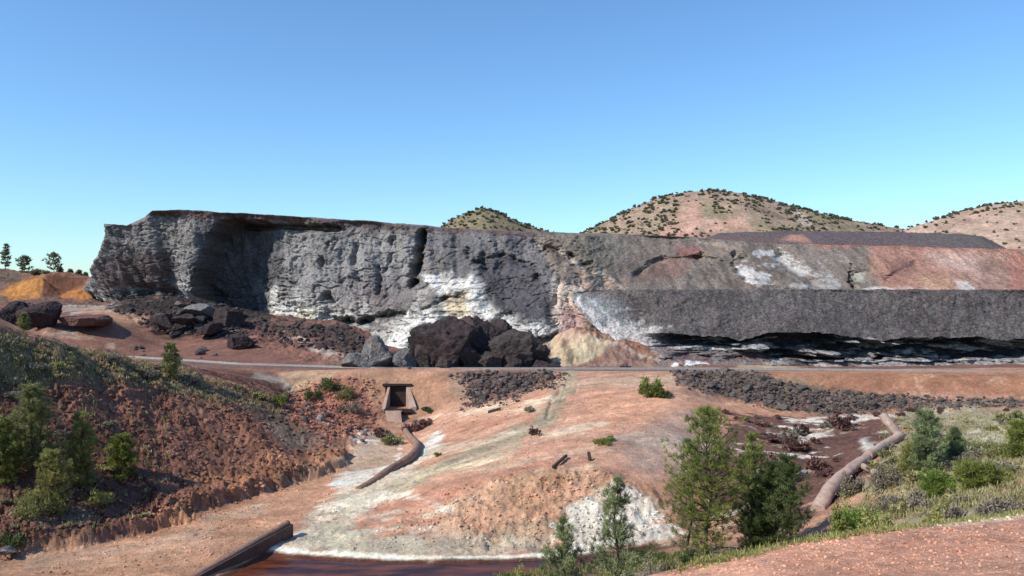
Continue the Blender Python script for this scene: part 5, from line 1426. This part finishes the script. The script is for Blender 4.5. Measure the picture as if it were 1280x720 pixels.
def pine_meshes(h, w, seed, shape='cone', bare=0.18, whorls=13, per=6, tufts=9, needle=0.26, nw=0.035, count=16, lean=0.0, up=0.35):
    r = random.Random(seed); R = np.random.RandomState(seed)
    V, Fc = [], []
    tr = 0.011 * h + 0.03
    tp = [Vector((lean * h * (k / 8) ** 1.5 + 0.02 * h * math.sin(k * 1.3 + seed), 0.015 * h * math.sin(k * 0.9 + seed * 2), h * k / 8 * 0.97)) for k in range(9)]
    tp[0] -= Vector((0, 0, 0.3))
    limb(V, Fc, tp, tr, 0.015, 8)
    def at(t):
        f = t * 8; i = min(int(f), 7); return tp[i].lerp(tp[i + 1], f - i)
    Cc, Dd, Tn = [], [], []
    nt = 0
    for k in range(whorls):
        t = bare + (0.98 - bare) * (k + r.uniform(-0.25, 0.25)) / (whorls - 1)
        t = min(max(t, bare), 0.985)
        q = (t - bare) / (1 - bare)
        if shape == 'cone': rad = w / 2 * (1 - q) ** 0.8 + 0.04 * w
        elif shape == 'round': rad = w / 2 * (math.sin(math.pi * min(0.15 + q * 0.83, 1)) ** 0.7)
        else: rad = w / 2 * (0.55 + 0.45 * math.sin(math.pi * (0.1 + q * 0.8))) * (1 - q * q * 0.55)
        for j in range(per):
            if r.random() < 0.16: continue
            az = 2 * math.pi * (j + r.uniform(-.35, .35)) / per + k * 0.7
            L = rad * r.uniform(0.5, 1.25)
            rise = up * (0.5 + q) + r.uniform(-.12, .12)
            p0 = at(t); d = Vector((math.cos(az), math.sin(az), rise)).normalized()
            pts = [p0, p0 + d * L * 0.5 + Vector((0, 0, -0.03 * L)), p0 + d * L + Vector((0, 0, 0.10 * L))]
            limb(V, Fc, pts, 0.012 + 0.010 * L, 0.006, 4)
            tone_b = r.uniform(0.15, 0.85)
            m_ = max(3, int(tufts * (0.4 + L / (w / 2))))
            for i in range(m_):
                s_ = 0.25 + 0.75 * (i + r.random()) / m_
                base = pts[0].lerp(pts[1], s_ * 2) if s_ < .5 else pts[1].lerp(pts[2], s_ * 2 - 1)
                off = Vector((r.uniform(-1, 1), r.uniform(-1, 1), r.uniform(-.45, .7))) * (0.20 * L + 0.07)
                c = base + off * (1 if i < m_ - 1 else 0)
                if r.random() < 0.35: limb(V, Fc, [base, c], 0.008, 0.004, 3)
                dirn = (d * 0.9 + off * 0.8 + Vector((0, 0, 0.5))).normalized()
                Dn = R.normal(size=(count, 3)) * 0.65 + np.array(dirn[:])
                Dn /= np.linalg.norm(Dn, axis=1)[:, None]
                Cc.append(np.repeat(np.array([c[:]]), count, 0) + R.normal(size=(count, 3)) * 0.05)
                Dd.append(Dn); Tn.append(np.clip(tone_b + R.normal(size=count) * 0.15 + 0.15 * r.uniform(-1, 1), 0, 1)); nt += 1
    # leading shoot
    c = tp[-1]
    for z_ in range(3):
        Dn = R.normal(size=(count, 3)) * 0.5 + np.array([0, 0, 1.0]); Dn /= np.linalg.norm(Dn, axis=1)[:, None]
        Cc.append(np.repeat(np.array([(c + Vector((0, 0, -0.15 * z_)))[:]]), count, 0)); Dd.append(Dn); Tn.append(np.full(count, .6))
    Cc = np.concatenate(Cc); Dd = np.concatenate(Dd); Tn = np.concatenate(Tn)
    Ln = needle * R.uniform(0.7, 1.25, len(Cc)); Wn = np.full(len(Cc), nw)
    tm_ = bpy.data.meshes.new('trunk'); tm_.from_pydata(V, [], Fc); tm_.update()
    for p in tm_.polygons: p.use_smooth = True
    return tm_, leaf_mesh('crown', Cc, Dd, Ln, Wn, Tn)

def bush_meshes(w, h, seed, leaf=0.10, lw=0.05, clumps=70, per=22, droop=0.0, upright=0.4, stem_r=0.015):
    r = random.Random(seed); R = np.random.RandomState(seed)
    V, Fc = [], []; Cc, Dd, Tn = [], [], []
    lob = [(r.uniform(-.38, .38) * w, r.uniform(-.38, .38) * w, r.uniform(.35, 1.0)) for _ in range(6)]
    for k in range(clumps):
        lx, ly, lh = lob[r.randrange(6)]
        az = r.uniform(0, 6.28); el = math.acos(r.uniform(0.0, 1)); rad = r.uniform(0.45, 1.0)
        p = Vector((lx + math.cos(az) * math.sin(el) * rad * w * 0.22, ly + math.sin(az) * math.sin(el) * rad * w * 0.22, h * lh * (0.12 + 0.80 * math.cos(el) * rad)))
        root = Vector((lx * .3, ly * .3, -0.05))
        if k % 3 == 0:
            mid = root.lerp(p, 0.5) + Vector((0, 0, 0.05 * h)); limb(V, Fc, [root, mid, p], stem_r, 0.004, 3)
        tn = r.uniform(0.1, 0.9)
        out = (p - root); out.z += upright * h; out.normalize()
        Dn = R.normal(size=(per, 3)) * 0.8 + np.array(out[:]); Dn /= np.linalg.norm(Dn, axis=1)[:, None]
        Cc.append(np.array([p[:]]) + R.normal(size=(per, 3)) * np.array([w * .06, w * .06, h * .06])); Dd.append(Dn)
        Tn.append(np.clip(tn + R.normal(size=per) * 0.15, 0, 1))
    Cc = np.concatenate(Cc); Dd = np.concatenate(Dd); Tn = np.concatenate(Tn)
    Ln = leaf * R.uniform(.6, 1.4, len(Cc)); Wn = lw * R.uniform(.7, 1.2, len(Cc))
    sm = bpy.data.meshes.new('stems'); sm.from_pydata(V, [], Fc); sm.update()
    return sm, leaf_mesh('foliage', Cc, Dd, Ln, Wn, Tn)

MAT_bark = plain_material("pine bark", (0.075, 0.055, 0.045), 0.95, 0.4, 8.0, 0.5, 0.02)
MAT_twig = plain_material("grey twigs", (0.13, 0.11, 0.095), 0.95, 0.3, 8.0, 0.0, 0.02)
LEAF = {
 'green':  leaf_material("pine needles", (0.085, 0.120, 0.028), (0.37, 0.40, 0.10), 0.35),
 'olive':  leaf_material("olive needles", (0.13, 0.14, 0.045), (0.36, 0.36, 0.15), 0.3),
 'blue':   leaf_material("grey green needles", (0.12, 0.155, 0.075), (0.42, 0.47, 0.22), 0.35),
 'dark':   leaf_material("dark needles", (0.040, 0.060, 0.026), (0.18, 0.22, 0.075), 0.3),
 'bright': leaf_material("fresh green leaves", (0.11, 0.17, 0.035), (0.32, 0.40, 0.09), 0.3),
 'yellow': leaf_material("yellow green leaves", (0.17, 0.18, 0.05), (0.44, 0.43, 0.15), 0.3),
 'dry':    leaf_material("dry grey scrub", (0.13, 0.11, 0.08), (0.34, 0.30, 0.22), 0.1),
 'red':    leaf_material("dry red brown scrub", (0.085, 0.045, 0.038), (0.22, 0.12, 0.10), 0.1),
 'grass':  leaf_material("dry olive grass", (0.19, 0.165, 0.07), (0.50, 0.45, 0.22), 0.25),
 'far':    leaf_material("distant foliage", (0.12, 0.125, 0.070), (0.24, 0.25, 0.15), 0.4),
}
def base_at(px, py, lo, Y=None):
    if Y is not None: return Vector(((px - 640) / F * Y, Y, gz_at(px, Y)))
    h = hit(px, py, lo); return Vector(h)
def pine(px, pyb, hpx, wpx, kind, label, Y=None, lo=40, seed=1, group='young pines around the creek', cat='pine', name='pine_tree', pytop=None, **k):
    p = base_at(px, pyb, lo, Y)
    # the crown's top is set by where the top stands, the base by the ground
    top = pyb - hpx
    H = (EZ + (360 - top) / F * p.y) - p.z
    W = wpx * p.y / F
    tm_, cm = pine_meshes(H, W, seed, **k)
    o = empty(name, p); tag(o, label, cat, group)
    mesh_obj('trunk', tm_, MAT_bark, o); mesh_obj('crown', cm, LEAF[kind], o)
    return o
def bush(px, pyb, hpx, wpx, kind, label, Y=None, lo=30, seed=1, group=None, name='shrub', cat='shrub', **k):
    p = base_at(px, pyb, lo, Y)
    top = pyb - hpx
    H = max((EZ + (360 - top) / F * p.y) - p.z, hpx * p.y / F * 0.7); W = wpx * p.y / F
    sm, fm = bush_meshes(W, H, seed, **k)
    o = empty(name, p); tag(o, label, cat, group)
    mesh_obj('stems', sm, MAT_twig, o); mesh_obj('foliage', fm, LEAF[kind], o)
    return o

# centre group
pine(886, 690, 180, 112, 'green', 'tallest pine, bushy and bright topped, standing above the near slope', Y=49, seed=3, shape='round', bare=0.10, whorls=18, per=7, tufts=9, needle=0.27, nw=0.032, count=18, up=0.5)
pine(862, 690, 130, 74, 'olive', 'thin olive pine overlapping the lower left side of the tallest pine', Y=51, seed=4, shape='oval', bare=0.08, whorls=12, per=6, tufts=8, needle=0.24, nw=0.03, count=15, up=0.4)
pine(938, 676, 132, 58, 'green', 'mid green pine with a rounded top just right of the tallest pine', Y=53, seed=5, shape='oval', bare=0.05, whorls=14, per=6, tufts=8, needle=0.26, nw=0.035, count=16, up=0.5)
pine(950, 680, 98, 62, 'dark', 'very dark leaning pine between the rounded pine and the pale trunked one', Y=49, seed=6, shape='oval', bare=0.05, whorls=15, per=8, tufts=12, needle=0.28, nw=0.045, count=20, lean=0.15, up=0.6)
pine(988, 676, 104, 58, 'dark', 'dark pine with gaps showing the riverbed, right of the leaning one', Y=47, seed=7, shape='oval', bare=0.10, whorls=12, per=6, tufts=7, needle=0.26, nw=0.04, count=15, up=0.5)
pine(978, 660, 94, 34, 'olive', 'slim yellowish pine tip rising behind the dark pines', Y=55, seed=8, shape='oval', bare=0.2, whorls=10, per=6, tufts=7, count=14)
bush(903, 697, 34, 56, 'bright', 'low bright green bush at the foot of the tallest pine', Y=40, seed=9, clumps=120, per=30)
bush(882, 697, 22, 40, 'yellow', 'small yellowish bush left of the bright bush under the tallest pine', Y=42, seed=10, clumps=70)
# front pair
pine(770, 722, 124, 86, 'blue', 'pale blue green young pine with open upswept branches before the white fan', Y=45, seed=11, shape='cone', bare=0.10, whorls=9, per=6, tufts=9, needle=0.30, nw=0.035, count=18, up=0.8)
pine(704, 726, 78, 62, 'blue', 'shorter blue green young pine before the ochre bluff', Y=44.5, seed=12, shape='cone', bare=0.06, whorls=8, per=6, tufts=9, needle=0.28, nw=0.035, count=18, up=0.8)
bush(655, 728, 36, 26, 'yellow', 'small yellow green bush left of the two front pines', Y=45, seed=13, clumps=70, per=24)
bush(542, 726, 24, 22, 'dark', 'dark sapling tip rising from the bottom edge before the rusty pool', Y=46, seed=14, clumps=40)
bush(735, 728, 34, 60, 'dry', 'dry brown scrub between the two front pines', Y=44, seed=15, clumps=110, per=26)
bush(752, 730, 34, 36, 'yellow', 'yellow green bush at the foot of the taller front pine', Y=42, seed=16, clumps=90, per=26)
bush(820, 716, 26, 70, 'dry', 'grey dry scrub along the near edge of the red slope', Y=38, seed=17, clumps=120, per=26)
bush(812, 700, 24, 36, 'dark', 'dark scrub on the earth bank right of the front pines', Y=51, seed=18, clumps=70)
bush(860, 697, 16, 30, 'dark', 'dark low scrub below the thin olive pine', Y=49, seed=19, clumps=60)
# on the open ground
bush(813, 495, 26, 26, 'green', 'lone round dark green bush on the salmon ground beside the slag tip', lo=90, seed=20, clumps=120, per=26, leaf=0.3, lw=0.14, upright=0.7)
bush(829, 495, 9, 22, 'dark', 'low flat bush trailing right of the lone round bush', lo=90, seed=21, clumps=50, leaf=0.25, lw=0.12)
bush(804, 493, 11, 10, 'green', 'tiny bush left of the lone round bush', lo=90, seed=22, clumps=40, leaf=0.25, lw=0.12)
bush(757, 554, 9, 26, 'green', 'small flat green shrub in the middle of the bare centre', lo=68, seed=23, clumps=60, leaf=0.16, lw=0.08)
bush(668, 544, 13, 13, 'red', 'small dead brown shrub by the dirt track', lo=68, seed=24, clumps=40, leaf=0.16, lw=0.06)
bush(665, 515, 8, 18, 'dry', 'flat dry shrub near the top of the dirt track', lo=85, seed=25, clumps=40, leaf=0.16, lw=0.06)
bush(546, 571, 6, 12, 'green', 'small green tuft beside the white creek bed', lo=75, seed=26, clumps=30, leaf=0.14, lw=0.07)
# left slope
pine(40, 596, 112, 66, 'olive', 'large olive pine standing on the left slope', lo=50, seed=31, shape='oval', bare=0.12, whorls=17, per=7, tufts=11, needle=0.28, nw=0.045, count=18)
pine(101, 606, 90, 38, 'yellow', 'narrow bright pine right of the large olive one', lo=50, seed=32, shape='oval', bare=0.03, whorls=15, per=7, tufts=9, needle=0.28, nw=0.045, count=18)
pine(66, 640, 74, 56, 'yellow', 'green pine below and between the large olive and the narrow bright one', lo=50, seed=33, shape='oval', bare=0.03, whorls=13, per=7, tufts=9, needle=0.26, nw=0.045, count=18)
pine(152, 596, 52, 42, 'green', 'small dark pine on the slope, rightmost of the left group', lo=50, seed=34, shape='oval', bare=0.03, whorls=11, per=7, tufts=9, needle=0.28, nw=0.05, count=18)
pine(0, 604, 78, 44, 'green', 'dark pine cut by the left edge of the photo', lo=50, seed=35, shape='oval', bare=0.03, whorls=13, per=7, tufts=9, needle=0.28, nw=0.05, count=18)
bush(118, 634, 24, 34, 'yellow', 'yellow green bush below the narrow bright pine', lo=50, seed=36, clumps=90, leaf=0.16, lw=0.08)
bush(40, 648, 40, 46, 'olive', 'olive scrub under the lowest pine of the left group', lo=50, seed=37, clumps=110, leaf=0.16, lw=0.08)
bush(18, 688, 30, 40, 'dark', 'dark scrub in the lower left corner above the pale slab', lo=50, seed=38, clumps=90, leaf=0.16, lw=0.08)
pine(214, 474, 44, 28, 'olive', 'small olive pine on the crest where the railway comes into view', lo=60, seed=39, shape='oval', bare=0.04, whorls=9, per=6, tufts=8, needle=0.3, nw=0.06, count=16)
pine(29, 424, 32, 16, 'olive', 'thin grey green sapling before the blocky dark boulder', Y=84, seed=40, shape='oval', bare=0.05, whorls=8, per=5, tufts=6, needle=0.28, nw=0.05, count=12)
# culvert and bank
for i, (a, b, h_, w_, kd, lb) in enumerate([
    (414, 488, 20, 26, 'dark', 'dark scrub on the bank high above the red rubble'),
    (430, 500, 22, 26, 'olive', 'olive scrub on the bank left of the culvert'),
    (438, 514, 16, 26, 'dry', 'brownish scrub low on the bank left of the culvert'),
    (394, 500, 18, 20, 'dark', 'dark shrub in the gully left of the bank scrub'),
    (348, 508, 22, 18, 'green', 'green shrub at the tip of the grassy crest'),
    (490, 556, 20, 26, 'olive', 'olive shrub below the culvert spillway'),
    (476, 546, 12, 20, 'red', 'red brown scrub left of the culvert spillway'),
    (516, 540, 18, 22, 'red', 'dark red brown scrub right of the culvert pier'),
    (530, 532, 12, 18, 'red', 'low red brown scrub on the shoulder right of the culvert'),
    (534, 515, 7, 12, 'dark', 'tiny shrub at the foot of the bank right of the culvert')]):
    bush(a, b, h_, w_, kd, lb, lo=85, seed=50 + i, clumps=70, leaf=0.24, lw=0.11, per=18)
# right hand flat: pines
for i, (a, b, h_, w_, kd, Y, lb, sh) in enumerate([
    (1158, 606, 92, 46, 'blue', 58, 'tallest blue green pine of the right flat, beside the pipeline', 'oval'),
    (1194, 590, 54, 40, 'blue', 60, 'pale blue green young pine just right of the tallest one on the flat', 'cone'),
    (1140, 604, 48, 30, 'yellow', 59, 'yellowish young pine left of the tallest one on the flat', 'oval'),
    (1276, 586, 56, 44, 'green', 58, 'green pine cut by the right edge of the photo', 'oval'),
    (1222, 622, 40, 46, 'green', 46, 'rounded dark green young pine nearer the slope edge', 'round'),
    (1248, 622, 30, 28, 'yellow', 46, 'yellow green young pine right of the rounded one', 'oval'),
    (1172, 628, 34, 36, 'bright', 47, 'bright green young pine below the tallest one of the flat', 'round')]):
    pine(a, b, h_, w_, kd, lb, Y=Y, seed=70 + i, shape=sh, bare=0.04, whorls=12, per=7, tufts=10, needle=0.24, nw=0.035, count=17, group='young pines on the right flat')
for i, (a, b, h_, w_, kd, Y, lb) in enumerate([
    (1070, 664, 66, 62, 'bright', 42, 'large bright green bush beside the lower end of the pipeline'),
    (1100, 664, 36, 40, 'yellow', 38, 'yellow green bush right of the large bright one'),
    (1048, 668, 44, 34, 'green', 40, 'green bush left of the large bright one'),
    (1040, 672, 18, 44, 'bright', 30, 'low bright bush against the edge of the near slope'),
    (1008, 678, 16, 36, 'yellow', 30, 'low yellow green growth along the near slope edge'),
    (1172, 650, 32, 42, 'yellow', 36, 'yellow green bush at the near slope edge below the young pines'),
    (1210, 650, 26, 50, 'dry', 34, 'dry brown bush at the near slope edge'),
    (1256, 640, 24, 60, 'dry', 34, 'long dry scrub at the near slope edge by the right side'),
    (1110, 610, 40, 40, 'dry', 60, 'grey twiggy shrub between the pipeline and the right pines'),
    (1126, 636, 22, 50, 'dry', 46, 'grey brown scrub mound above the near slope'),
    (1228, 574, 26, 60, 'olive', 66, 'wide olive scrub behind the rounded young pine'),
    (1196, 588, 26, 44, 'dry', 58, 'grey scrub behind the right flat pines'),
    (1252, 588, 22, 44, 'olive', 60, 'olive scrub left of the pine at the right edge'),
    (1064, 602, 22, 26, 'dry', 62, 'bare grey shrub growing against the pipeline')]):
    bush(a, b, h_, w_, kd, lb, Y=Y, seed=90 + i, clumps=130, leaf=0.15, lw=0.07, per=28, group='scrub on the right flat')

# many small shrubs, sharing a few bodies
def shrub_kinds(kinds, w, h, seed, clumps=26, per=12, leaf=0.2, lw=0.11):
    out = []
    for i, k in enumerate(kinds):
        sm, fm = bush_meshes(w, h, seed + i, clumps=clumps, per=per, leaf=leaf, lw=lw)
        sm.materials.append(MAT_twig); fm.materials.append(LEAF[k]); out.append((sm, fm))
    return out
def many(count, poly, kinds, smin, smax, label, group, lo, hi, name, cat='shrub', z=0.0, power=1.5):
    row = []
    for k in range(count):
        a, b = rand_in(poly); h = hit(a, b, lo, hi)
        if h is None: continue
        sm, fm = kinds[rr.randrange(len(kinds))]
        s = (smin + (smax - smin) * rr.random() ** power) * h[1] / F
        o = empty(name, (h[0], h[1], h[2] + z), rr.uniform(0, 6.28)); o.scale = (s, s * rr.uniform(.8, 1.2), s * rr.uniform(.7, 1.15))
        tag(o, label, cat, group); row.append((a, o))
        mesh_obj('stems', sm, None, o); mesh_obj('foliage', fm, None, o)
    ordinals(row, label)
small = dict(clumps=40, per=14, leaf=0.14, lw=0.075)
K_crest = shrub_kinds(['yellow', 'grass', 'dry', 'dry', 'grass'], 1, 0.7, 300, **small)
K_dry = shrub_kinds(['dry', 'olive', 'dry', 'grass'], 1, 0.5, 320, **small)
K_red = shrub_kinds(['red', 'red', 'dry'], 1, 0.55, 340, **small)
many(40, [(0, 420), (100, 440), (215, 456), (345, 500), (345, 512), (230, 486), (100, 468), (0, 470)], K_crest, 7, 20, 'low olive scrub growing along the crest of the left slope', 'scrub along the left crest', 60, 112, 'crest_shrub')
many(16, [(0, 480), (240, 520), (200, 640), (120, 670), (0, 680)], K_dry, 8, 22, 'small dry scrub scattered on the left slope', 'scrub on the left slope', 50, 100, 'slope_shrub')
many(60, [(1105, 530), (1279, 520), (1279, 620), (1080, 655), (1090, 600)], K_dry, 10, 34, 'small grey olive scrub on the right flat', 'small scrub on the right flat', 34, 105, 'flat_shrub')
many(36, [(925, 522), (1080, 525), (1060, 590), (1000, 620), (930, 610), (900, 560)], K_red, 10, 34, 'low dark red brown scrub in the dry river bed', 'red brown scrub in the river bed', 60, 105, 'riverbed_shrub')
many(12, [(1000, 514), (1200, 512), (1279, 508), (1279, 516), (1000, 526)], K_red, 8, 18, 'red brown scrub at the foot of the long slag tip', 'scrub below the slag tip', 80, 112, 'tip_shrub')
many(10, [(880, 510), (960, 522), (960, 532), (880, 524)], K_red, 5, 12, 'tiny red brown scrub on the salmon spur', 'scrub on the salmon spur', 80, 112, 'spur_shrub')

# grass along the crest and the flats: nobody could count the blades
def grass_patch(n, poly, hgt, wid, lo, hi, seed, label, mat, blades=7):
    R = np.random.RandomState(seed); Cc, Dd, Tn, Ln = [], [], [], []
    for k in range(n):
        a, b = rand_in(poly); h = hit(a, b, lo, hi)
        if h is None: continue
        Dn = R.normal(size=(blades, 3)) * 0.35 + np.array([0, 0, 1.0]); Dn /= np.linalg.norm(Dn, axis=1)[:, None]
        Cc.append(np.array([h]) + R.normal(size=(blades, 3)) * np.array([.12, .12, 0.0])); Dd.append(Dn)
        Tn.append(np.clip(R.uniform(0, 1) + R.normal(size=blades) * .1, 0, 1)); Ln.append(hgt * R.uniform(.5, 1.3, blades))
    Cc = np.concatenate(Cc); o = mesh_obj('grass', leaf_mesh('grass', Cc, np.concatenate(Dd), np.concatenate(Ln), np.full(len(Cc), wid), np.concatenate(Tn)), LEAF[mat])
    tag(o, label, 'grass', kind='stuff')
grass_patch(1500, [(-30, 412), (60, 428), (215, 455), (345, 498), (350, 518), (235, 496), (120, 476), (0, 486), (-30, 480)], 0.30, 0.09, 55, 112, 1, 'dry olive grass along the left crest', 'grass', 5)
grass_patch(350, [(0, 480), (240, 520), (200, 640), (120, 670), (0, 680)], 0.35, 0.08, 50, 100, 2, 'sparse dry grass on the left slope', 'grass')
grass_patch(2600, [(1105, 522), (1285, 514), (1285, 628), (1060, 660), (1090, 600)], 0.28, 0.06, 34, 110, 3, 'dry grass on the right flat', 'grass')
grass_patch(450, [(830, 712), (1000, 674), (1285, 638), (1285, 643), (1000, 681), (850, 716)], 0.12, 0.03, 20, 45, 4, 'thin grass along the edge of the near slope', 'yellow')
grass_patch(900, [(600, 722), (700, 712), (800, 695), (880, 690), (860, 712), (700, 722)], 0.28, 0.05, 40, 60, 5, 'grass along the near bank', 'olive')

# ============================================================ SKYLINE TREES ON THE LEFT
far_kw = dict(needle=0.7, nw=0.2, count=7, whorls=9, per=5, tufts=4)
for i, (a, b, h_, w_, Y, sh, lb) in enumerate([
    (7, 333, 27, 11, 236, 'oval', 'slim tree on the skyline at the left edge'),
    (31, 341, 20, 16, 232, 'round', 'short round tree on the skyline left of the orange bank'),
    (67, 346, 29, 19, 236, 'round', 'largest round topped tree behind the orange bank'),
    (75, 347, 12, 6, 240, 'oval', 'small tree touching the right of the largest skyline tree'),
    (88, 349, 11, 6, 250, 'oval', 'first tiny tree right of the largest skyline tree'),
    (99, 350, 11, 6, 250, 'oval', 'second tiny tree right of the largest skyline tree'),
    (107, 351, 9, 5, 250, 'oval', 'tiniest tree beside the left end of the cliff')]):
    pine(a, b, h_, w_, 'far', lb, Y=Y, seed=400 + i, shape=sh, bare=0.16 if i in (0, 2) else 0.03, group='trees on the left skyline', cat='tree', name='skyline_tree', **far_kw)
bush(52, 349, 8, 18, 'far', 'low bush on top of the orange bank', Y=226, seed=420, clumps=40, leaf=0.8, lw=0.4)

# ============================================================ SCRUB ON THE FAR HILLS
K_hill = []
for i in range(4):
    sm, fm = bush_meshes(1, 0.85, 500 + i, clumps=16, per=9, leaf=0.30, lw=0.24)
    fm.materials.append(LEAF['far']); K_hill.append(fm)
def hill_surface(H):
    PXs, PYs, X, YY, Z = H
    return PXs, PYs, X, YY, Z
HS = []
RH = np.random.RandomState(77)
def hill_scrub(H, n, dens, smin, smax, tagname):
    PXs, PYs, X, YY, Z = H
    half = X.shape[0] // 2 + 4
    got = 0; tries = 0
    while got < n and tries < n * 40:
        tries += 1
        i = RH.randint(2, half); j = RH.randint(1, X.shape[1] - 1)
        px, py = PXs[i, j], PYs[i, j]
        if px < -10 or px > 1290: continue
        if RH.random_sample() > dens(px, py, i / half): continue
        s = smin + (smax - smin) * RH.random_sample() ** 1.5
        HS.append((X[i, j] + RH.uniform(-2, 2), YY[i, j], Z[i, j] - 0.1 * s, s, tagname)); got += 1
        if i > half - 8: pass
def d1(px, py, f):
    n = float(fbm(np.float32(px * .02), np.float32(py * .05), np.float32(3.0), 3))
    bare_ = 0.15 if (850 < px < 890 and py < 290) or (885 < px < 950 and 268 < py) else 1.0
    return min(1, max(0.05, 0.5 + n * 1.8)) * bare_ * (1.0 if px < 1010 else 0.5) * (0.35 + 0.65 * f)
hill_scrub(H1, 2000, d1, 0.9, 3.2, 1)
hill_scrub(H2, 600, lambda px, py, f: 0.9 * (0.4 + .6 * f), 1.4, 3.8, 2)
hill_scrub(H3, 220, lambda px, py, f: 0.9 if f > .8 else (0.35 if px > 1200 else 0.6), 1.2, 3.0, 3)
# a row of trees right on each skyline
for H, n, a0, a1, tg in ((H1, 130, 735, 1110, 1), (H3, 50, 1150, 1285, 3), (H2, 50, 560, 660, 2)):
    PXs, PYs, X, YY, Z = H; mid_ = X.shape[0] // 2
    for k in range(n):
        j = int(np.argmin(np.abs(PXs[mid_] - RH.uniform(a0, a1))))
        i = mid_ + RH.randint(-3, 3)
        HS.append((X[i, j] + RH.uniform(-2, 2), YY[i, j], Z[i, j] - 0.2, RH.uniform(1.5, 3.4) * (1.2 if tg == 2 else 1), tg))
HS.sort(key=lambda t: -t[3] / t[1])
lab = {1: 'dark green shrub on the broad hill behind the upper tier', 2: 'green shrub on the small pointed hill', 3: 'dark shrub on the bare pinkish hill at the right'}
for x, y, z, s, tg in HS[:290]:
    o = mesh_obj('hill_shrub', K_hill[rr.randrange(4)], None)
    o.location = (x, y, z); s *= 0.8; o.scale = (s, s, s * rr.uniform(.65, 1.0)); o.rotation_euler = (0, 0, rr.uniform(0, 6.28))
    tag(o, lab[tg], 'shrub', {1: 'shrubs on the broad hill', 2: 'shrubs on the pointed hill', 3: 'shrubs on the pinkish hill'}[tg])
Vs, Ts, Cs = [], [], []; b0 = 0
hm = []
for me in K_hill:
    v = np.empty(len(me.vertices) * 3, np.float32); me.vertices.foreach_get('co', v)
    c = np.empty(len(me.vertices) * 4, np.float32); me.color_attributes['soil'].data.foreach_get('color', c)
    hm.append((v.reshape(-1, 3), c.reshape(-1, 4)[:, :3]))
for x, y, z, s, tg in HS[290:]:
    v, c = hm[rr.randrange(4)]
    Vs.append(v * s + np.array([x, y, z])); Cs.append(c); Ts.append(np.arange(len(v)).reshape(-1, 4) + b0); b0 += len(v)
o = mesh_obj('hill_scrub', tri_mesh('hill_scrub', np.concatenate(Vs), np.concatenate(Ts), np.concatenate(Cs)), LEAF['far'])
tag(o, 'smaller scrub covering the far hills', kind='stuff')
